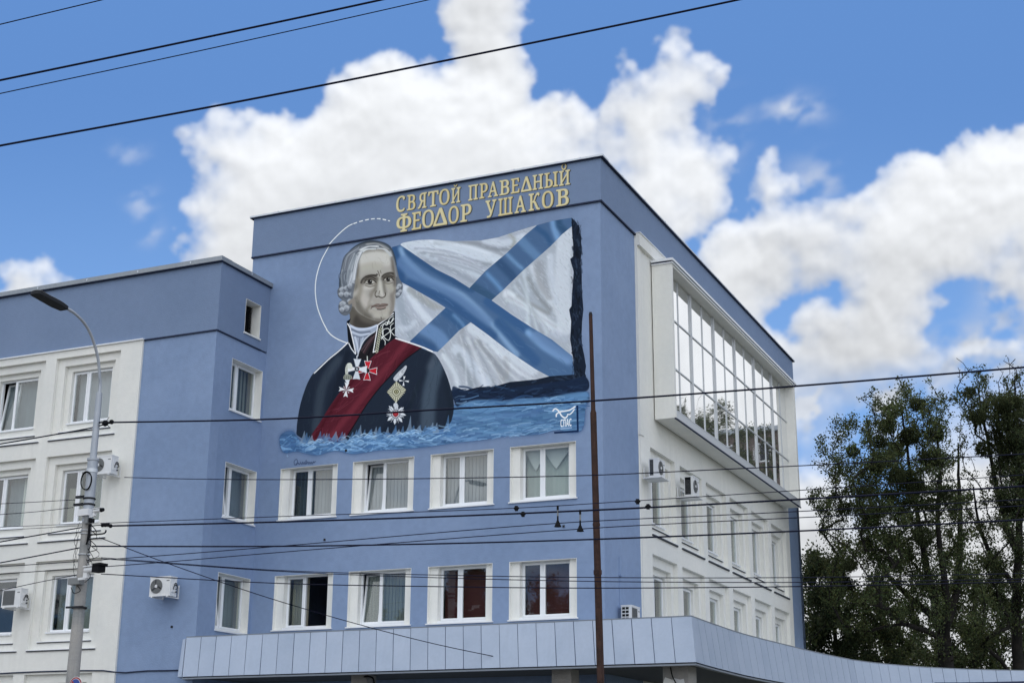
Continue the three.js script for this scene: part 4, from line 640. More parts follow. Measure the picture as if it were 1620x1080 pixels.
// ------------------------------------------------------------------ the canopy with its metal panels
const canopy = thing('canopy', 'long grey blue metal canopy curving away to the right below the windows', 'canopy');
const CT = 5.56, CB = 4.45;
const topPath = [[-11.72, 2.72], [3.27, 2.72], [3.26, 2.07], [3.24, .92], [3.24, -.23], [3.24, -1.32], [3.29, -2.24], [3.35, -3.13], [3.42, -3.96], [3.5, -4.78], [3.6, -5.7], [3.69, -6.89], [3.8, -7.95], [3.93, -8.98], [4.1, -10.1], [4.32, -11.4], [4.63, -12.4], [5.0, -13.35], [5.48, -14.27], [6.02, -15.15], [6.65, -15.95], [7.35, -16.65], [8.1, -17.2], [8.9, -17.72], [9.9, -18.2], [11.2, -18.7], [13, -19.2]];
{ const out = (i) => { const a = topPath[Math.max(0, i - 1)], b = topPath[Math.min(topPath.length - 1, i + 1)], dx = b[0] - a[0], dz = b[1] - a[1], l = Math.hypot(dx, dz); return [-dz / l, dx / l]; };
  // bottom edge stands .27 m further out: the fascia leans back
  const botPath = topPath.map((p, i) => { if (i === 0) return [p[0] + .16, 3.0]; if (i === 1) return [3.44, 3.0]; const o = out(i); return [p[0] + o[0] * .15, p[1] + o[1] * .15]; });
  // outline resampled: 29 panels along the front, then about half a metre each
  const quad = (a, b, c, d, out, th) => { // a,b bottom; c,d top; thickness inwards
    const n = b.clone().sub(a).cross(d.clone().sub(a)).normalize(), P = [a, b, c, d].flatMap((v) => [v, v.clone().addScaledVector(n, -th)]), g = new THREE.BufferGeometry(), f = [0, 2, 4, 0, 4, 6, 1, 5, 3, 1, 7, 5, 0, 1, 3, 0, 3, 2, 2, 3, 5, 2, 5, 4, 4, 5, 7, 4, 7, 6, 6, 7, 1, 6, 1, 0], pos = [];
    for (const i of f) pos.push(P[i].x, P[i].y, P[i].z); g.setAttribute('position', new THREE.Float32BufferAttribute(pos, 3)); g.computeVertexNormals(); g.setAttribute('uv', new THREE.Float32BufferAttribute(new Float32Array(pos.length / 3 * 2), 2)); return g; };
  const L3 = (p, y) => V3(p[0], y, p[1]), R = rng(31), seams = [], trims = [], mix = (a, b, t) => [lerp(a[0], b[0], t), lerp(a[1], b[1], t)];
  const walk = []; // pairs (top, bottom)
  const nF = 29; for (let i = 0; i <= nF; i++) walk.push([mix(topPath[0], topPath[1], i / nF), mix(botPath[0], botPath[1], i / nF)]);
  let need = .545; for (let i = 1; i < topPath.length - 1; i++) { const l = Math.hypot(topPath[i + 1][0] - topPath[i][0], topPath[i + 1][1] - topPath[i][1]); let t = need; while (t <= l) { walk.push([mix(topPath[i], topPath[i + 1], t / l), mix(botPath[i], botPath[i + 1], t / l)]); t += .545; } need = t - l; }
  const navyFrom = walk.findIndex((w) => w[0][0] > 6.0);
  for (let i = 0; i < walk.length - 1; i++) {
    const [t0, b0] = walk[i], [t1, b1] = walk[i + 1], e = i === nF ? 0 : .019, f = i === nF - 1 ? 0 : .019, low = CB, a = L3(mix(b0, b1, e), low), b = L3(mix(b0, b1, 1 - f), low), c = L3(mix(t0, t1, 1 - f), CT), d = L3(mix(t0, t1, e), CT);
    if (i < nF - 1 || i > nF) for (const v of [a, b, c, d]) { v.x += (R() - .5) * .006; v.z += (R() - .5) * .006; }
    const g = metric(quad(a, b, c, d, 0, .03)); const o = part('panel', g, R() > .3 ? M.panel : M.panelB, canopy); if (i >= 0) { const uv = g.attributes.uv, du = R() * 4, dv = R() * 4; for (let k = 0; k < uv.count; k++) uv.setXY(k, uv.getX(k) + du, uv.getY(k) + dv); }
    // recessed backing that shows in the joints, and trims along both edges
    const n = b.clone().sub(a).cross(d.clone().sub(a)).normalize().multiplyScalar(-.009);
    seams.push(quad(L3(b0, low).add(n), L3(b1, low).add(n), L3(t1, CT).add(n), L3(t0, CT).add(n), 0, .04));
    const o2 = n.clone().multiplyScalar(-1.1);
    trims.push(quad(L3(b0, low - .075).add(o2), L3(b1, low - .075).add(o2), L3(b1, low - .035).add(o2), L3(b0, low - .035).add(o2), 0, .12), quad(L3(t0, CT).addScaledVector(o2, .4), L3(t1, CT).addScaledVector(o2, .4), L3(t1, CT + .03).addScaledVector(o2, .4), L3(t0, CT + .03).addScaledVector(o2, .4), 0, .2));
  }
  part('panel_backing', seams.map((g) => g), M.seam, canopy); part('edge_trim', trims, M.trim, canopy);
  // folded end strip on the far left
  part('end_strip', [metric(quad(V3(-11.72, CB, 3.0), V3(-11.575, CB, 3.01), V3(-11.735, CT - .03, 2.73), V3(-11.84, CT - .05, 2.72), 0, .3))], M.panel, canopy);
  // roof sheet and soffit follow the outline back to the wall
  const poly = (path, y, up) => { const s = new THREE.Shape(); path.forEach(([x, z], i) => i ? s.lineTo(x, -z) : s.moveTo(x, -z)); const g = new THREE.ExtrudeGeometry(s, { depth: .04, bevelEnabled: false }); return g.rotateX(-Math.PI / 2).translate(0, y, 0); };
  const back = [[13, -24], [.08, -24], [.08, .04], [-11.36, .04]];
  part('canopy_roof', [poly([...topPath.map(([x, z]) => [x - .03, z - .03]), ...back], CT - .08)], M.capGrey, canopy);
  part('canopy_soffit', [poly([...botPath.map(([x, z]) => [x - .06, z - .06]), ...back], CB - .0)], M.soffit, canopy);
  // navy board hung over the foot of the far panels
  const nb = []; for (let i = navyFrom; i < walk.length - 1; i++) { const f = (w) => { const [t, b] = w, o = [b[0] - t[0] || .1, b[1] - t[1]]; const l = Math.hypot(...o); return [b[0] + o[0] / l * .05, b[1] + o[1] / l * .05]; }; const k = (j) => clamp((j - navyFrom) / 7, 0, 1); const y0 = 5.06 + .14 * k(i), y1 = 5.06 + .14 * k(i + 1); nb.push(quad(L3(f(walk[i]), 4.3), L3(f(walk[i + 1]), 4.3), L3(f(walk[i + 1]), y1), L3(f(walk[i]), y0), 0, .06)); }
  part('navy_board', nb, M.navy, canopy, 'navy board along the foot of the far panels');
  for (const [x, z, w] of [[-6.42, 1.75, .25], [-.45, 1.75, .27], [2.62, 1.75, .33], [1.9, -5.6, .3], [2.6, -11.5, .3], [-11.9 + .3, 1.75 + .6, .1]]) part('column', [bx(x - w, x + w, 0, CB, z - w, z + w)], M.concrete, canopy);
  const R2 = rng(8); for (let i = 0; i < 9; i++) { const g = new THREE.BoxGeometry(.12 + R2() * .2, .12 + R2() * .22, .006).rotateZ((R2() - .5) * .9).translate(2.62 + (R2() - .5) * .46, 4.02 - R2() * .5, 1.75 + .338 + i * .004); part('poster_scrap', g, [M.reveal, M.acWhite, M.acGrey][i % 3], canopy); }
  part('cable', [tube([V3(2.5, 4.42, 2.1), V3(2.55, 4.2, 2.12), V3(2.7, 3.9, 2.14), V3(2.72, 3.6, 2.14)], .015)], M.black, canopy);
  const loop = part('cable', [tube([atZ(572, 1072, 1.9), atZ(580, 1070, 2.05), atZ(590, 1073, 2.1), atZ(592, 1085, 2.1)], .025)], M.black, canopy);
}

// ------------------------------------------------------------------ air conditioners: unit with grille, end panel and wall brackets. Local z points out of the wall
function airCon(label, pos, turn, kind) {
  const t = thing('air_conditioner', label, 'air conditioner', pos, 'outdoor air conditioning units on the building'); t.rotation.y = turn;
  const w = kind.w ?? .72, h = kind.h ?? .54, d = .30, z0 = kind.gap ?? .22, add = (n, g, m) => part(n, g, m, t);
  add('casing', [bx(-w / 2, w / 2, 0, h, z0, z0 + d), bx(-w / 2 - .008, w / 2 + .008, h - .02, h + .012, z0 - .005, z0 + d + .008), bx(-w / 2 - .004, w / 2 + .004, -.012, .03, z0 - .003, z0 + d + .006)], M.acWhite);
  const fx = -w * .17, fy = h / 2 + .005, zf = z0 + d;
  if (kind.square) { add('front_grille', [bx(-w / 2 + .04, w / 2 - .23, .05, h - .05, zf, zf + .006)], M.acGrey); add('grille_bars', [...Array(16)].map((_, i) => bx(-w / 2 + .05, w / 2 - .24, .07 + i * .026, .076 + i * .026, zf + .006, zf + .014)), M.acFin); }
  else {
    add('fan_opening', [new THREE.CylinderGeometry(.205, .205, .012, 32).rotateX(Math.PI / 2).translate(fx, fy, zf + .002)], M.acGrey);
    const rings = []; for (let i = 1; i < 7; i++) rings.push(new THREE.TorusGeometry(.032 * i + .01, .0042, 5, 32).translate(fx, fy, zf + .018)); for (let i = 0; i < 8; i++) rings.push(new THREE.BoxGeometry(.40, .008, .008).rotateZ(i * Math.PI / 8).translate(fx, fy, zf + .014));
    add('fan_grille', rings, M.acGrey); const blades = []; for (let i = 0; i < 3; i++) blades.push(new THREE.BoxGeometry(.09, .17, .006).rotateY(.5).translate(0, .1, 0).rotateZ(i * 2.094).translate(fx, fy, zf + .009)); add('fan_blades', blades, M.acFin);
    add('fan_hub', [new THREE.CylinderGeometry(.045, .05, .03, 20).rotateX(Math.PI / 2).translate(fx, fy, zf + .016)], M.acWhite);
  }
  add('badge', [bx(w / 2 - .14, w / 2 - .04, h - .13, h - .1, zf, zf + .004)], M.acGrey);
  // end towards local -x: condenser fins or a louvred end; other end: service cover
  if (kind.louver) { const c = []; for (let i = 0; i < 5; i++) for (let j = 0; j < 2; j++) c.push(bx(-w / 2 - .006, -w / 2 + .002, .05 + i * .095, .115 + i * .095, z0 + .03 + j * .105, z0 + .115 + j * .105)); add('end_louver', c, M.black); }
  else { add('condenser', [bx(-w / 2 - .006, -w / 2 + .004, .04, h - .03, z0 + .03, z0 + (kind.fin ?? .22))], kind.dark ? M.black : M.acFin); add('condenser_fins', [...Array(12)].map((_, i) => bx(-w / 2 - .012, -w / 2 - .006, .06 + i * .038, .066 + i * .038, z0 + .03, z0 + (kind.fin ?? .22))), M.acGrey); }
  add('service_cover', [bx(w / 2, w / 2 + .022, .1, .36, z0 + .08, z0 + .24), bx(w / 2, w / 2 + .014, .38, .5, z0 + .02, z0 + .1)], M.acWhite);
  for (const [y, r] of [[.12, .022], [.2, .018]]) add('valve', [new THREE.CylinderGeometry(r, r, .05, 8).rotateZ(1.57).translate(w / 2 + .03, y, z0 + .06)], M.acFin);
  for (const [y, r] of [[.22, .09], [.3, .06]]) add('pipe', [new THREE.TorusGeometry(r, .014, 6, 14, 3.6).rotateY(1.57).translate(w / 2 + .035, y, z0 + .09)], M.acFin);
  if (!kind.stand) for (const x of [-w / 2 + .1, w / 2 - .08]) add('bracket', [bx(x - .018, x + .018, -.05, -.014, .0, z0 + d + .03), bx(x - .018, x + .018, -.014, kind.tall ?? .34, 0, .03)], M.acWhite);
  else add('feet', [bx(-w / 2 + .04, -w / 2 + .12, -.4, -.012, z0, z0 + d), bx(w / 2 - .12, w / 2 - .04, -.4, -.012, z0, z0 + d)], M.acGrey);
  if (kind.tray) add('bracket', [bx(-w / 2 - .06, w / 2 + .05, -.05, -.022, .02, z0 + d + .12)], M.acWhite);
  return t;
}
airCon('white air conditioner high on the white wing beside the street lamp', [-14.87, 10.46, WING + .07], 0, {});
airCon('air conditioner with square grey grille beside the dark window at the left edge', [-17.86, 6.63, WING + .07], 0, { square: true });
airCon('air conditioner alone on the blue wing wall, hung low near the canopy', [-12.42, 6.72, WING], 0, {});
airCon('nearer of the two air conditioners under the glazed bay, grey end', [.1, 10.36, -3.32], Math.PI / 2, { tray: true, gap: .2, fin: .14, w: .6 });
airCon('farther air conditioner under the glazed bay, with a black end', [.1, 10.36, -6.55], Math.PI / 2, { tray: true, dark: true, gap: .26, fin: .22, w: .62, h: .62 });
airCon('low air conditioner standing on the canopy by the corner, end louvers showing', [0, 5.82, -1.28], Math.PI / 2, { louver: true, square: true, stand: true, gap: .12, w: .7 });

// ------------------------------------------------------------------ street lamp on a concrete pole
const PX = -9.78, PZ = 9.55;
const lamp = thing('street_lamp', 'concrete pole carrying a curved grey steel lamp arm, boxes and cable loops', 'street lamp', [PX, 0, PZ]);
{ const loc = (v) => v.clone().sub(lamp.position), at = (x, y) => loc(atPlane(x, y, V3(PX, 0, PZ), V3(1, 0, 0))), mid = (x, y) => loc(atPlane(x, y, V3(PX, 0, PZ), V3(-.35, 0, .94).normalize()));
  const yOf = (y) => { const v = mid(120, y); return v.y; };   // height on the pole of a picture row
  const add = (n, g, m, l) => part(n, g, m, lamp, l);
  const yTop = yOf(805), ySt = yOf(735), yN = yOf(634);
  add('concrete_pole', [cyl(.185, .115, 0, yTop, 0, 0, 14)], M.concrete);
  add('steel_pole', [cyl(.125, .125, yTop - .4, ySt, 0, 0, 20), cyl(.145, .145, ySt - .02, ySt + .035, 0, 0, 20), cyl(.085, .075, ySt, yN, 0, 0, 16)], M.galv);
  const arm = [V3(0, yN - .4, 0), V3(0, yN + .25, 0), ...[[157, 600], [154.5, 570], [147, 540], [136, 516], [119, 497], [100, 485]].map(([x, y]) => at(x, y))];
  add('lamp_arm', [tube(arm, .036, 10, 8)], M.galv);
  const tip = at(98, 484), far = at(56, 461), ax = far.clone().sub(tip), len = ax.length(); ax.normalize();
  const sh = new THREE.Shape(); sh.moveTo(-.1, -.06); sh.quadraticCurveTo(-.16, .18, -.15, .3); sh.lineTo(-.13, len); sh.quadraticCurveTo(0, len + .07, .13, len); sh.lineTo(.15, .3); sh.quadraticCurveTo(.16, .18, .1, -.06); sh.closePath();
  const body = new THREE.ExtrudeGeometry(sh, { depth: .07, bevelEnabled: true, bevelSize: .02, bevelThickness: .02, bevelSegments: 3 }), glassG = new THREE.ExtrudeGeometry((() => { const q = new THREE.Shape(); q.moveTo(-.11, .32); q.lineTo(.11, .32); q.lineTo(.1, len - .05); q.lineTo(-.1, len - .05); q.closePath(); return q; })(), { depth: .012, bevelEnabled: false }).translate(0, 0, -.034);
  const side = V3(1, 0, 0), nrm = side.clone().cross(ax).normalize(), mtx = new THREE.Matrix4().makeBasis(side, ax, nrm).setPosition(tip);
  add('lamp_head', [body.applyMatrix4(mtx), new THREE.CylinderGeometry(.05, .05, .16, 12).applyMatrix4(mtx)], M.dark); add('lamp_lens', [glassG.applyMatrix4(mtx)], M.acFin);
  // bands, clamps, boxes
  const band = (y, h, r) => new THREE.TorusGeometry(r, h, 6, 20).rotateX(Math.PI / 2).translate(0, y, 0);
  add('shiny_band', [cyl(.137, .137, yOf(752) - .04, yOf(752) + .05, 0, 0, 18), band(yOf(880), .014, .138), band(yOf(843), .012, .132), band(yOf(848), .012, .132)], M.capLight);
  for (const [y, r] of [[794, .132], [803, .132], [962, .16]]) add('dark_clamp', [band(yOf(y), .025, r)], M.dark);
  add('clamp_arm', [bx(-.42, -.1, yOf(790) - .03, yOf(790) + .03, -.03, .03)], M.dark); add('clamp_arm', [bx(-.46, -.1, yOf(801.5) - .03, yOf(801.5) + .03, -.03, .03)], M.dark); add('clamp_arm', [bx(-.26, .24, yOf(962) - .022, yOf(962) + .022, .14, .18)], M.dark);
  add('junction_box', [bx(-.14, .0, yOf(822), yOf(812), .1, .22)], M.acWhite); add('junction_box', [bx(.02, .2, yOf(822), yOf(812), .1, .24)], M.acWhite); add('junction_box', [bx(.06, .17, yOf(834), yOf(824), .1, .2)], M.acGrey); add('junction_box', [bx(-.16, .18, yOf(928), yOf(918), .12, .3)], M.acGrey); add('junction_box', [bx(.16, .24, yOf(832), yOf(826), .02, .16)], M.black);
  // looped cables
  const loopAt = (y, r, ry, x = 0) => { const p = []; for (let i = 0; i <= 22; i++) { const a = i / 22 * Math.PI * 2; p.push(V3(x + Math.cos(a) * r + Math.sin(a * 3) * .008, y + Math.sin(a) * ry, .17 + Math.sin(a) * .02)); } return tube(p, .014, 5, 2); };
  add('cable_loop', [loopAt(yOf(768), .16, .22, -.01), loopAt(yOf(769), .165, .21, .0)], M.black);
  const R = rng(12), hangs = []; for (let i = 0; i < 9; i++) { const y = yOf(832 + i * 8), y2 = y - .25 - R() * .3, x = .14 + R() * .04; hangs.push(tube([V3(x, y, .1), V3(x + .1 + R() * .3, (y + y2) / 2 - .1, .12), V3(x + .02, y2, .1)], .006 + R() * .006, 4, 5)); }
  for (let i = 0; i < 5; i++) hangs.push(tube([V3(-.13 - R() * .03, yOf(830 + i * 10), .1), V3(-.2 - R() * .08, yOf(845 + i * 14), .1), V3(-.14, yOf(858 + i * 14), .1)], .006, 4, 5));
  add('hanging_cable', hangs, M.black);
  add('cable_bundle', [tube([V3(.15, yOf(836), .08), V3(.17, yOf(848), .1), V3(.15, yOf(860), .1)], .03, 6, 4), tube([V3(.16, yOf(835), .1), V3(.19, yOf(850), .11), V3(.14, yOf(866), .12)], .022, 6, 4), tube([V3(.1, yOf(930), .25), V3(.2, yOf(938), .25), V3(.0, yOf(941), .24), V3(-.1, yOf(932), .24)], .01, 5, 5)], M.black);
  add('small_arm', [tube([V3(.12, yOf(850), .05), V3(.45, yOf(850.5), .05), V3(.62, yOf(849), .05), V3(.64, yOf(845), .05)], .02, 6, 4), tube([V3(.12, yOf(837), .05), V3(.5, yOf(836.5), .05)], .012, 5, 3)], M.dark);
}
// surveillance cameras on the pole
function cameraUnit(label, p, s, turn, hood) {
  const t = thing('security_camera', label, 'security camera', [p.x, p.y, p.z], 'cameras on the lamp pole'); t.rotation.y = turn; t.scale.setScalar(s);
  part('camera_body', [new THREE.CylinderGeometry(.055, .055, .34, 16).rotateZ(Math.PI / 2), bx(-.18, .2, .05, .068, -.07, .07)], M.acWhite, t);
  part('lens_hood', [new THREE.CylinderGeometry(.062, .05, .09, 16).rotateZ(Math.PI / 2).translate(.2, 0, 0), ...(hood ? [bx(.1, .3, .05, .09, -.09, .09), bx(.08, .26, -.06, .06, -.075, .075)] : [])], M.black, t);
  part('camera_bracket', [bx(-.2, -.1, -.14, -.03, -.03, .03), bx(-.34, -.14, -.16, -.12, -.025, .025)], M.acWhite, t); return t;
}
{ const q = (x, y) => atPlane(x, y, V3(PX, 0, PZ + .25), V3(-.35, 0, .94).normalize());
  cameraUnit('small white bullet camera with black lens on upper part of the pole', q(154, 807.5), .85, -.25, false);
  cameraUnit('larger camera with a black hooded lens on the lower part of the pole', q(145, 901), 1.35, -.2, true); }
// the round sign at the foot of the picture
{ const c = atPlane(118.5, 1085.5, V3(PX, 0, PZ + .3), V3(-.35, 0, .94).normalize()), t = thing('road_sign', 'round blue sign with red rim strapped to the lamp pole at the bottom edge', 'road sign', [c.x, c.y, c.z]); t.rotation.y = -.1;
  part('sign_plate', [new THREE.CylinderGeometry(.208, .208, .012, 40).rotateX(Math.PI / 2)], M.red, t); part('sign_face', [new THREE.CylinderGeometry(.162, .162, .006, 40).rotateX(Math.PI / 2).translate(0, 0, .009)], M.signBlue, t); part('sign_edge', [new THREE.TorusGeometry(.209, .007, 6, 40)], M.acWhite, t);
  part('white_ring', [new THREE.TorusGeometry(.166, .006, 6, 40).translate(0, 0, .008)], M.acWhite, t); part('red_bar', [new THREE.BoxGeometry(.32, .042, .004).rotateZ(-.785).translate(0, 0, .013)], M.red, t); part('sign_strap', [bx(-.2, .2, -.02, .02, -.03, -.008)], M.galv, t); }

// ------------------------------------------------------------------ the rusty steel pole
{ const top = atD(934.5, 497, 33.05), base = atD(950.5, 1078, 31.9), t = thing('rusty_pole', 'thin rust brown steel pole in front of the mural, stepped thicker below', 'pole', [base.x, 0, base.z]);
  const l = (v) => V3(v.x - base.x, v.y, v.z - base.z), dir = top.clone().sub(base).normalize(), at = (y) => { const k = (y - base.y) / dir.y; return l(base.clone().addScaledVector(dir, k)); }, yj = atD(940, 652, 32.75).y, yk = atD(944.5, 830, 32.4).y;
  const seg = (y0, y1, r0, r1) => { const a = at(y0), b = at(y1), g = new THREE.CylinderGeometry(r1, r0, a.distanceTo(b), 18); g.applyQuaternion(new THREE.Quaternion().setFromUnitVectors(V3(0, 1, 0), b.clone().sub(a).normalize())); const m = a.add(b).multiplyScalar(.5); return g.translate(m.x, m.y, m.z); };
  part('lower_pole', [seg(0, yj, .092, .072)], M.rust, t); part('upper_pole', [seg(yj - .05, top.y, .052, .042), seg(yj - .12, yj + .04, .072, .056)], M.rust, t); part('pole_cap', [seg(top.y - .02, top.y + .05, .047, .03)], M.dark, t);
  part('pole_band', [seg(yk - .03, yk + .03, .085, .085), seg(atD(950, 905, 32.2).y - .05, atD(950, 905, 32.2).y + .05, .094, .094)], M.rust, t); }

// ------------------------------------------------------------------ overhead wires. Each runs in an upright plane along the street
{ const P0 = V3(PX, 0, PZ), PR = atD(1620, 600, 29), n1 = V3(-(PR.z - P0.z), 0, PR.x - P0.x).normalize();
  const near = (d) => { const a = atD(0, 200, d), b = atD(1300, 60, d * 1.02); return [a, V3(-(b.z - a.z), 0, b.x - a.x).normalize()]; };
  const left = [P0.clone().add(V3(0, 0, 0)), V3(.3, 0, .95).normalize()];
  function wire(label, pts, r, plane = [P0, n1], m = M.wire, group) {
    const w = []; for (let i = 0; i < pts.length; i += 2) w.push(atPlane(pts[i], pts[i + 1], plane[0], plane[1]));
    const o = part(numbered('overhead_wire'), [tube(w, r, 6, 8)], m, scene); tag(o, label, 'wire', group); return w;
  }
  const N1 = near(17), N2 = near(20);
  wire('short black wire cutting off the top left corner of the sky', [-160, 77, 0, 38, 158, 0, 330, -42], .009, N2);
  wire('thick wire across the upper left sky, uppermost of the long pair', [-200, 168, 0, 126.5, 300, 64, 600, 0, 900, -68], .0145, N1);
  wire('thinner wire just below the thick one in the upper left sky', [-200, 191, 0, 147.5, 350, 72.5, 675, 0, 900, -52], .0085, N2);
  wire('long thick wire crossing the whole sky above the lettering', [-200, 267, 0, 230, 405, 155, 810, 74, 1165, 0, 1500, -74], .0145, N1);
  wire('black cable crossing the mural just above the water line', [152, 668.5, 440, 662.5, 690, 648, 960, 632.5, 1300, 607.5, 1620, 581, 1760, 569], .021);
  { const w = [[196, 755, 0], [300, 757.5, .15], [440, 758.5, .4], [700, 756.5, .8], [940, 751.5, 1], [1150, 742, 1], [1290, 735.5, 1], [1620, 718, 1], [1760, 710, 1]].map(([x, y, k]) => atZ(x, y, 2.95).lerp(atPlane(x, y, P0, n1), k)); const o = part(numbered('overhead_wire'), [tube(w, .011, 6, 8)], M.wire, scene); tag(o, 'thin wire through the upper window row, starting at the high air conditioner', 'wire'); }
  wire('thin wire just above the thick cable below the upper windows', [158, 827.6, 440, 817, 817, 803.5, 1000, 792.4, 1290, 773.8, 1620, 751, 1760, 741], .009);
  wire('thick twisted cable below the upper windows', [168, 832, 440, 825.5, 700, 817, 1000, 804, 1290, 788.3, 1620, 769, 1760, 760], .020);
  wire('upper of two contact wires that cross below the mural', [-60, 900.5, 0, 896.3, 240, 879.8, 440, 864, 887, 827.3, 1130, 815.3, 1290, 807.5, 1620, 790, 1760, 783], .010);
  wire('lower of two contact wires that cross below the mural', [-60, 912, 0, 907.9, 240, 890.6, 440, 873.7, 917, 836.7, 1130, 825, 1290, 817.5, 1620, 800, 1760, 793], .010);
  wire('taut thick cable running straight from pole between window rows', [144, 864, 440, 864, 690, 860, 960, 852.3, 1290, 838.7, 1620, 822, 1760, 815], .0175);
  wire('thin wire sloping from pole to the lower window tops', [159, 881.9, 440, 902, 670, 909, 930, 913.2, 1272, 913.3, 1620, 907, 1760, 904], .009);
  wire('thin wire just under its twin across the lower windows', [159, 883.5, 440, 903.5, 670, 913, 930, 919.4, 1130, 921, 1272, 921, 1620, 916, 1760, 913], .009);
  wire('lowest level wire across the lower windows', [159, 907.8, 440, 922.6, 670, 927.4, 930, 930.1, 1272, 927.5, 1620, 920, 1760, 916], .011);
  { const w = [V3(0, 0, 0)]; w.length = 0; for (const [x, y, k] of [[156, 850, 0], [259, 889, .14], [440, 950.5, .39], [670, 1014.3, .72], [872, 1056, 1]]) { const a = atPlane(x, y, P0, n1), b = atZ(x, y, 2.1); w.push(a.lerp(b, k)); } const o = part(numbered('overhead_wire'), [tube(w, .010, 6, 8)], M.wire, scene); tag(o, 'slanting service wire running down from pole to the canopy', 'wire'); }
  // to the left of the pole
  wire('cable rising from the left edge to the top of the pole', [-80, 715, 0, 702, 148, 675.6, 165, 671], .017, left);
  wire('upper thin wire at left ending in a dark clamp', [-80, 799, 0, 796.7, 118, 790.5], .008, left);
  wire('second thin wire at left ending in a dark clamp', [-80, 820, 0, 813.7, 60, 809, 115, 802.5], .008, left);
  wire('thin level wire at left below the middle window', [-80, 836, 0, 833.6, 130, 828], .007, left);
  wire('thin wire at left just under the level one', [-80, 842, 0, 838.5, 128, 831.5], .006, left);
  wire('thick cable at left running up to the pole box', [-80, 872, 0, 857, 129, 834], .015, left);
  wire('thick cable at left meeting the pole above the lower window', [-80, 904, 0, 890, 127, 866], .015, left);
  wire('thin cable at left sagging in front of the left air conditioner', [-40, 943, 14, 931, 60, 921, 122, 909], .009, left);
  // fittings on the wires
  function fitting(name, label, cat, x, y, build, group) { const p = atPlane(x, y, P0, n1), t = thing(name, label, cat, [p.x, p.y, p.z], group); t.rotation.y = Math.atan2(n1.x, n1.z); build(t); return t; }
  const hanger = (t) => { part('weight', [new THREE.CylinderGeometry(.02, .075, .13, 16).translate(0, -.19, 0), new THREE.CylinderGeometry(.078, .078, .012, 16).translate(0, -.26, 0)], M.black, t); part('rod', [new THREE.CylinderGeometry(.024, .024, .10, 10).translate(0, .15, 0), new THREE.CylinderGeometry(.017, .021, .12, 10).translate(0, -.08, 0)], M.black, t); part('insulator', [new THREE.CylinderGeometry(.019, .019, .14, 10).translate(0, .04, 0)], M.acGrey, t); };
  fitting('wire_hanger', 'left of two cone shaped black hangers on the contact wires', 'wire hanger', 882.5, 814, hanger, 'cone hangers on the contact wires');
  fitting('wire_hanger', 'right of two cone shaped black hangers, nearer the rusty pole', 'wire hanger', 918, 821, hanger, 'cone hangers on the contact wires');
  const lump = (t) => part('clamp_body', [new THREE.SphereGeometry(.05, 10, 8).scale(1.3, .8, .9), bx(-.03, .03, -.06, .05, -.03, .03)], M.black, t);
  fitting('wire_clamp', 'small dark clamp on the thin wire left of the cone hangers', 'wire clamp', 817, 803.8, lump, 'clamps on the wires'); fitting('wire_clamp', 'small dark clamp on the thick cable left of the cone hangers', 'wire clamp', 827.5, 813, lump, 'clamps on the wires');
  fitting('wire_clamp', 'dark clamp on the thin wire at the white panel edge', 'wire clamp', 1009, 793, lump, 'clamps on the wires'); fitting('wire_clamp', 'dark clamp on the thick cable under the nearer air conditioner', 'wire clamp', 1025.5, 801, lump, 'clamps on the wires');
  fitting('wire_tensioner', 'black tensioner where the top cable leaves the pole', 'tensioner', 170, 669, (t) => { part('tensioner_body', [new THREE.SphereGeometry(.08, 10, 8).translate(-.08, 0, 0), new THREE.SphereGeometry(.06, 10, 8).translate(.1, .02, 0), new THREE.CylinderGeometry(.025, .025, .3, 8).rotateZ(1.57)], M.black, t); part('loose_ends', [tube([V3(-.1, 0, 0), V3(-.02, .1, 0), V3(.03, .14, .02)], .008, 4, 4), tube([V3(-.05, 0, 0), V3(.04, -.1, 0), V3(.07, -.13, 0)], .008, 4, 4)], M.black, t); });
  fitting('wire_tensioner', 'row of black insulator beads where the thick cable leaves the pole', 'insulator', 166, 831, (t) => { for (let i = 0; i < 4; i++) part('insulator_bead', [new THREE.SphereGeometry(.05, 10, 8).translate(-.08 + i * .075, i === 3 ? -.02 : .01, 0)], M.black, t); });
}

// ------------------------------------------------------------------ trees: limbs grown towards points of the crown, leaves on the twigs
const leafGeo = (() => { const g = new THREE.BufferGeometry(); g.setAttribute('position', new THREE.Float32BufferAttribute([0, 0, 0, -.42, .45, .10, 0, 1, 0, .42, .45, .10, 0, .5, -.04], 3)); g.setIndex([0, 4, 1, 1, 4, 2, 0, 3, 4, 4, 3, 2]); g.computeVertexNormals(); g.setAttribute('uv', new THREE.Float32BufferAttribute(new Float32Array(10), 2)); return g; })();
const leafMat = (r, g, b) => new THREE.MeshPhysicalMaterial({ color: lin(r, g, b), roughness: 1, specularIntensity: .15, transmission: .30, thickness: 0, side: THREE.DoubleSide });
const LEAF = [leafMat(.064, .088, .040), leafMat(.054, .074, .036), leafMat(.062, .084, .038)], MISTLE = leafMat(.048, .060, .026);
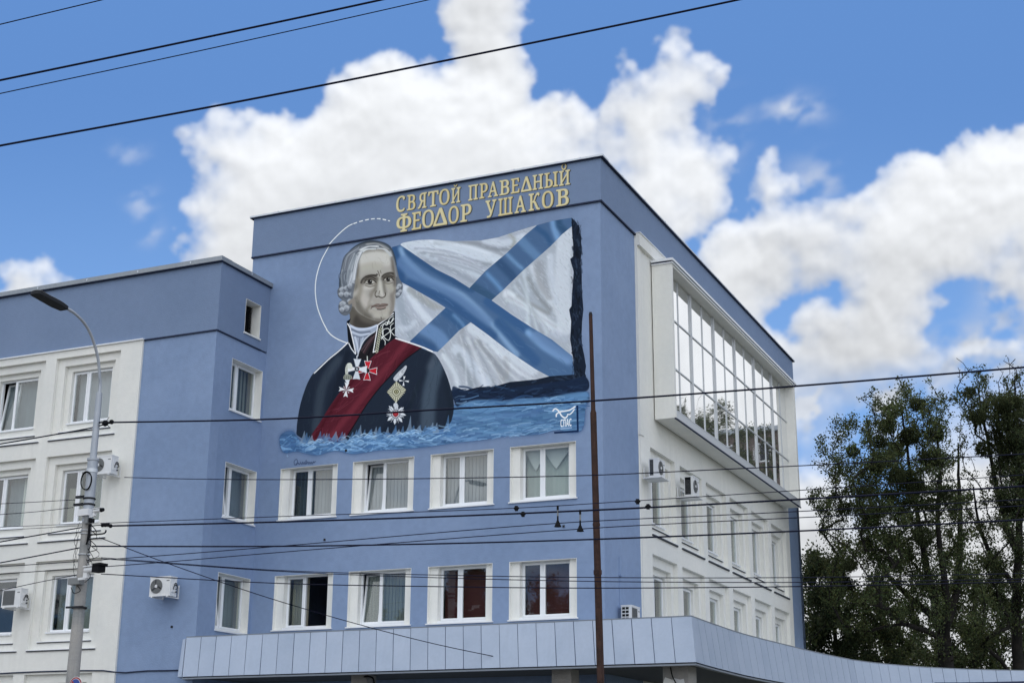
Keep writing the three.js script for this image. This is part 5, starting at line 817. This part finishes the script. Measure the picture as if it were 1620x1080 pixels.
// a ball of mistletoe: thin forked stalks and paired leaves
const mistGeo = [1, 2, 3].map((s) => { const R = rng(900 + s), g = [], P = []; for (let i = 0; i < 1000; i++) { const u = R() * 2 - 1, a = R() * 6.283, q = Math.sqrt(1 - u * u), r = .45 + .62 * Math.cbrt(R()) * (1 + .25 * Math.sin(a * 3 + u * 4)); P.push([Math.cos(a) * q * r, u * r * .85, Math.sin(a) * q * r, R() * 6.28, R() * 3 - 1.5]); }
  for (const p of P) { const l = leafGeo.clone().scale(.13, .24, .13).rotateX(p[4]).rotateY(p[3]).translate(p[0] * .8, p[1] * .8, p[2] * .8); g.push(plain(l)); }
  for (let i = 0; i < 60; i++) { const p = P[i * 7]; g.push(plain(new THREE.CylinderGeometry(.006, .014, 1, 3).translate(0, .5, 0).scale(1, .8, 1).applyQuaternion(new THREE.Quaternion().setFromUnitVectors(V3(0, 1, 0), V3(p[0], p[1], p[2]).normalize())))); }
  const m = mergeGeometries(g); return m; });
const grown = {};
function tree(name, label, o) {
  const base = o.base, t = thing(name, label, 'tree', [base.x, 0, base.z], o.group), R = rng(o.seed), gauss = () => (R() + R() + R() - 1.5) / 1.5;
  // skeleton
  const nodes = [], kids = [], par = [], own = [], addN = (v, p) => { nodes.push(v); par.push(p); kids.push(0); if (p >= 0) kids[p]++; return nodes.length - 1; };
  for (const tr of o.trunks) { let p = -1; const s0 = tr.pts[0].clone().sub(t.position); if (nodes.length) { let bd = 1e9; nodes.forEach((v, i) => { const d = v.distanceTo(s0); if (d < bd) { bd = d; p = i; } }); } const c = new THREE.CatmullRomCurve3(tr.pts.map((v) => v.clone().sub(t.position))), n = Math.ceil(c.getLength() / .55); for (let i = p >= 0 ? 1 : 0; i <= n; i++) { const v = c.getPoint(i / n); v.x += gauss() * .05; v.z += gauss() * .05; p = addN(v, p); own[p] = lerp(tr.r[0], tr.r[1], i / n); } }
  const targets = [];
  for (const [cx, cy, rx, ry, n, dens] of o.crown) for (let i = 0; i < n; i++) { let a, b; do { a = R() * 2 - 1; b = R() * 2 - 1; } while (a * a + b * b > 1); const D = o.D + (R() * 2 - 1) * o.spread * Math.sqrt(Math.max(.05, 1 - a * a - b * b)); const v = atD(cx + a * rx, cy + b * ry, D).sub(t.position); targets.push([v, dens]); }
  targets.sort((a, b) => a[0].y + a[0].x * .01 - b[0].y - b[0].x * .01);
  const tips = [];
  for (const [v, dens] of targets) {
    let best = -1, bd = 1e9; for (let i = 0; i < nodes.length; i++) { const q = nodes[i], dy = v.y - q.y, dh = Math.hypot(v.x - q.x, v.z - q.z); if (dy < -.3) continue; const c = Math.hypot(dy, dh) + Math.max(0, dh * .75 - dy) * .9 + (par[i] < 0 ? 8 : 0) + (q.y < o.minY ? 6 : 0); if (c < bd) { bd = c; best = i; } }
    if (best < 0) best = nodes.length - 1;
    const q = nodes[best], L = q.distanceTo(v), n = Math.max(1, Math.ceil(L / .5)), c = q.clone().lerp(v, .5).add(V3(gauss() * L * .1, L * .10, gauss() * L * .1)); let p = best;
    for (let i = 1; i <= n; i++) { const k = i / n, u = q.clone().multiplyScalar((1 - k) * (1 - k)).addScaledVector(c, 2 * k * (1 - k)).addScaledVector(v, k * k); if (i < n) u.add(V3(gauss() * .05, gauss() * .05, gauss() * .05)); p = addN(u, p); }
    tips.push([p, dens]);
  }
  const rad = new Float32Array(nodes.length); for (let i = nodes.length - 1; i >= 0; i--) { if (!kids[i]) rad[i] = Math.pow(o.twig ?? .011, 2.25); if (par[i] >= 0) rad[par[i]] += rad[i]; }
  for (let i = 0; i < nodes.length; i++) rad[i] = Math.max(own[i] ?? 0, Math.min(o.maxR ?? .4, Math.pow(rad[i], 1 / 2.25)));
  const pos = [], nor = [], idx = [];
  for (let i = 0; i < nodes.length; i++) { if (par[i] < 0) continue; const a = nodes[par[i]], b = nodes[i], r0 = Math.min(rad[par[i]], rad[i] * 1.35), r1 = rad[i], s = r1 > .05 ? 7 : 4, ax = b.clone().sub(a).normalize(), u = Math.abs(ax.y) < .9 ? V3(0, 1, 0) : V3(1, 0, 0); u.cross(ax).normalize(); const w = ax.clone().cross(u), o0 = pos.length / 3;
    for (let k = 0; k <= s; k++) { const an = k / s * 6.2832, n = u.clone().multiplyScalar(Math.cos(an)).addScaledVector(w, Math.sin(an)); pos.push(a.x + n.x * r0, a.y + n.y * r0, a.z + n.z * r0, b.x + n.x * r1, b.y + n.y * r1, b.z + n.z * r1); nor.push(n.x, n.y, n.z, n.x, n.y, n.z); if (k < s) idx.push(o0 + k * 2, o0 + k * 2 + 2, o0 + k * 2 + 1, o0 + k * 2 + 1, o0 + k * 2 + 2, o0 + k * 2 + 3); } }
  const g = new THREE.BufferGeometry(); g.setAttribute('position', new THREE.Float32BufferAttribute(pos, 3)); g.setAttribute('normal', new THREE.Float32BufferAttribute(nor, 3)); g.setIndex(idx); metric(g); part('trunk', g, M.bark, t);
  // leaves along the last stretch of every twig
  const mats = [], q = new THREE.Quaternion(), e = new THREE.Euler(), m4 = new THREE.Matrix4();
  for (const [tip, dens] of tips) { const chain = [tip]; let p = par[tip]; while (p >= 0 && chain.length < 4 && rad[p] < .05) { chain.push(p); p = par[p]; }
    const n = Math.round(o.leaves * dens * (.6 + R() * .8)); for (let i = 0; i < n; i++) { const k = chain[Math.floor(R() * R() * chain.length)], c = nodes[k], s = o.scatter * (dens < .7 ? .6 : 1), l = o.leaf * (.7 + R() * .6); e.set(R() * 6.28, R() * 6.28, R() * 6.28); m4.compose(V3(c.x + gauss() * s, c.y + gauss() * s, c.z + gauss() * s), q.setFromEuler(e), V3(l * .85, l, l)); mats.push(m4.clone()); } }
  const inst = new THREE.InstancedMesh(leafGeo, o.mat ?? LEAF[0], mats.length), col = new THREE.Color(); mats.forEach((m, i) => { inst.setMatrixAt(i, m); const k = .55 + R() * .95; col.setRGB(k * (.9 + R() * .35), k, k * (.75 + R() * .35)); inst.setColorAt(i, col); });
  inst.name = 'crown'; inst.userData.kind = 'stuff'; inst.castShadow = inst.receiveShadow = true; t.add(inst);
  for (const [x, y, r] of o.mistletoe ?? []) { const D = o.D - .2 - R() * o.spread * .8, v = atD(x, y, D).sub(t.position), s = r * D / FOC, b = new THREE.Mesh(mistGeo[Math.floor(R() * 3)], MISTLE); b.name = 'mistletoe_clump'; b.position.copy(v); b.rotation.y = R() * 6.28; b.scale.setScalar(s); b.castShadow = b.receiveShadow = true; t.add(b); }
  console.log(name, nodes.length, mats.length); grown[o.seed] = t; return t;
}
const g0 = (x, D) => { const v = atD(x, 1060, D); return V3(v.x, 0, v.z); };
{ const D = 60, b = g0(1497, D), A = (x, y, k = 0) => atD(x, y, D + k);
  tree('tall_tree', 'tall forked tree with many dark mistletoe clumps right of the building', { seed: 41, base: b, D, spread: 4.2, minY: 5, twig: .013, leaves: 165, scatter: .46, leaf: .10, maxR: .36, mat: LEAF[0],
    trunks: [{ r: [.36, .30], pts: [b, A(1498, 1058), A(1494, 1012)] }, { r: [.20, .05], pts: [A(1494, 1012), A(1476, 975, .5), A(1440, 945, 1), A(1400, 905, .5), A(1372, 850)] }, { r: [.22, .03], pts: [A(1494, 1012), A(1482, 960), A(1468, 905), A(1455, 830), A(1440, 740), A(1428, 650)] }, { r: [.2, .03], pts: [A(1494, 1012), A(1500, 960, -.5), A(1492, 900, -1), A(1484, 820, -1), A(1488, 740, -.5), A(1480, 670)] }, { r: [.14, .04], pts: [A(1494, 1012), A(1470, 1000, -1), A(1430, 985, -1.5), A(1395, 960, -1)] }, { r: [.2, .03], pts: [A(1496, 1000), A(1515, 930, 1), A(1520, 850, 1), A(1518, 770, 1), A(1516, 700, 1)] }],
    crown: [[1440, 720, 62, 80, 60, 1.25], [1395, 765, 52, 66, 46, 1.1], [1350, 825, 50, 62, 40, .75], [1440, 850, 85, 90, 80, 1.1], [1500, 850, 40, 110, 34, .9], [1385, 930, 78, 78, 64, .95], [1500, 955, 70, 70, 44, .9], [1335, 700, 18, 50, 12, .7], [1365, 680, 14, 26, 6, .6], [1428, 628, 18, 26, 12, .7], [1395, 650, 16, 26, 9, .65], [1478, 648, 24, 30, 9, .5], [1305, 800, 26, 55, 16, .45], [1318, 735, 14, 30, 6, .4], [1460, 640, 16, 18, 7, .55], [1300, 700, 10, 20, 4, .5], [1535, 800, 14, 70, 9, .6], [1518, 700, 6, 30, 4, .15], [1395, 750, 110, 130, 44, .2], [1440, 670, 84, 84, 30, .2], [1335, 790, 56, 110, 26, .18], [1500, 720, 34, 90, 14, .15]],
    mistletoe: [[1390, 700, 15], [1440, 692, 19], [1453, 642, 15], [1420, 755, 17], [1472, 728, 19], [1430, 820, 20], [1337, 805, 14], [1462, 850, 20], [1498, 780, 16], [1385, 738, 15], [1370, 778, 13], [1480, 690, 15], [1450, 770, 18], [1412, 860, 15], [1350, 715, 12], [1345, 895, 14], [1475, 800, 16]] }); }
{ const D = 63, b = g0(1611, D), A = (x, y, k = 0) => atD(x, y, D + k);
  tree('tall_tree', 'straight trunked tree at the right edge with bare twigs on top', { seed: 43, base: b, D, spread: 3.6, minY: 6, twig: .013, leaves: 165, scatter: .46, leaf: .10, maxR: .30, mat: LEAF[1],
    trunks: [{ r: [.29, .03], pts: [b, A(1611, 1050), A(1609, 950), A(1613, 850), A(1617, 760), A(1612, 680), A(1606, 600)] }, { r: [.13, .03], pts: [A(1611, 880), A(1585, 800), A(1570, 730), A(1556, 660), A(1548, 615)] }, { r: [.15, .03], pts: [A(1608, 930, 1), A(1570, 880, 1), A(1550, 830, 1.5), A(1540, 770, 1)] }],
    crown: [[1592, 668, 44, 42, 40, 1.2], [1550, 622, 20, 30, 12, .6], [1605, 620, 22, 44, 14, .6], [1612, 750, 42, 62, 36, 1.1], [1585, 835, 50, 60, 34, .75], [1570, 950, 62, 80, 50, .95], [1660, 700, 60, 110, 60, 1], [1665, 880, 60, 120, 60, 1], [1530, 640, 10, 24, 5, .5], [1512, 625, 10, 22, 4, .45], [1600, 900, 40, 90, 30, .8], [1545, 595, 14, 20, 7, .0], [1590, 585, 20, 24, 9, .04], [1515, 590, 10, 26, 5, .0], [1560, 650, 60, 76, 26, .18], [1540, 760, 30, 80, 10, .15], [1600, 590, 24, 30, 8, 0]],
    mistletoe: [[1535, 622, 13], [1560, 712, 19], [1548, 660, 15], [1590, 668, 25], [1606, 638, 14], [1600, 738, 26], [1612, 700, 20], [1575, 690, 15], [1620, 770, 22], [1585, 640, 13], [1605, 810, 18], [1580, 950, 16]] }); }
{ const D = 66, b = g0(1330, D), A = (x, y, k = 0) => atD(x, y, D + k);
  tree('dense_tree', 'low dense dark tree beside the far corner of the building', { seed: 47, base: b, D, spread: 4, minY: 2, leaves: 120, scatter: .5, leaf: .14, maxR: .25, mat: LEAF[1],
    trunks: [{ r: [.2, .05], pts: [b, A(1330, 1120), A(1325, 1060), A(1320, 980), A(1315, 920)] }, { r: [.16, .04], pts: [A(1330, 1100), A(1350, 1040), A(1365, 990), A(1370, 950)] }],
    crown: [[1300, 940, 38, 62, 56, 1.1], [1290, 885, 22, 28, 16, .8], [1350, 985, 66, 70, 90, 1.1], [1310, 1030, 55, 50, 60, 1.2], [1390, 1030, 60, 44, 46, 1], [1325, 890, 20, 34, 12, .8]], mistletoe: [[1346, 896, 13], [1338, 925, 16], [1385, 940, 20]] }); }
{ const D = 78, b = g0(1540, D), A = (x, y, k = 0) => atD(x, y, D + k);
  tree('dense_tree', 'shadowy tree seen between the two tall trunks', { seed: 53, base: b, D, spread: 5, minY: 2, leaves: 110, scatter: .55, leaf: .16, maxR: .3, mat: LEAF[1],
    trunks: [{ r: [.25, .06], pts: [b, A(1540, 1100), A(1542, 1000), A(1548, 900)] }, { r: [.18, .05], pts: [A(1540, 1080), A(1490, 1000), A(1470, 940)] }, { r: [.18, .05], pts: [A(1541, 1060), A(1590, 980), A(1610, 920)] }],
    crown: [[1540, 960, 60, 90, 70, .95], [1440, 1010, 50, 44, 34, .8], [1600, 990, 60, 70, 50, .9], [1500, 1020, 70, 36, 40, .9], [1660, 980, 60, 80, 40, 1], [1450, 1045, 90, 26, 40, 1], [1570, 1045, 90, 26, 40, 1]] }); }

// a brick block of flats behind the trees, out of the picture to the right: the bay mirrors it
{ const t = thing('brick_block', 'brown brick block of flats behind the trees, mirrored in the bay', 'building', [24, 0, -84]);
  part('wall', [bx(-14, 14, 0, 29.5, -7, 7)], M.brick, t); part('roof', [bx(-14.4, 14.4, 29.5, 29.9, -7.4, 7.4)], M.capGrey, t);
  for (let r = 0; r < 9; r++) for (let c = 0; c < 8; c++) { const w = part('window', [bx(-12.4 + c * 3.4, -10.8 + c * 3.4, 1.4 + r * 3.2, 3.0 + r * 3.2, 6.98, 7.05)], M.pvc, t); part('window_pane', [bx(-12.3 + c * 3.4, -10.9 + c * 3.4, 1.5 + r * 3.2, 2.9 + r * 3.2, 7.05, 7.07)], M.dark, w); } }

// trees across the street behind the camera: the lower windows mirror them
[[-29, 63, .4, 1], [-38, 66, 2.1, 1.12], [-47, 64, 4, .95], [-57, 67, 5.2, 1.1], [-68, 65, 1.2, 1.05]].forEach(([x, z, turn, s], i) => { const c = grown[47].clone(); c.name = numbered('dense_tree'); c.position.set(x, 0, z); c.rotation.y = turn; c.scale.setScalar(s * 1.35);
  c.userData = { label: ['tree nearest the corner in the row across the street', 'second tree of the row across the street', 'smallest tree, middle of the row across the street', 'fourth tree of the row across the street', 'last tree at the far end of the row across the street'][i], category: 'tree', group: 'row of trees across the street' }; scene.add(c); });

renderer.render(scene, camera);
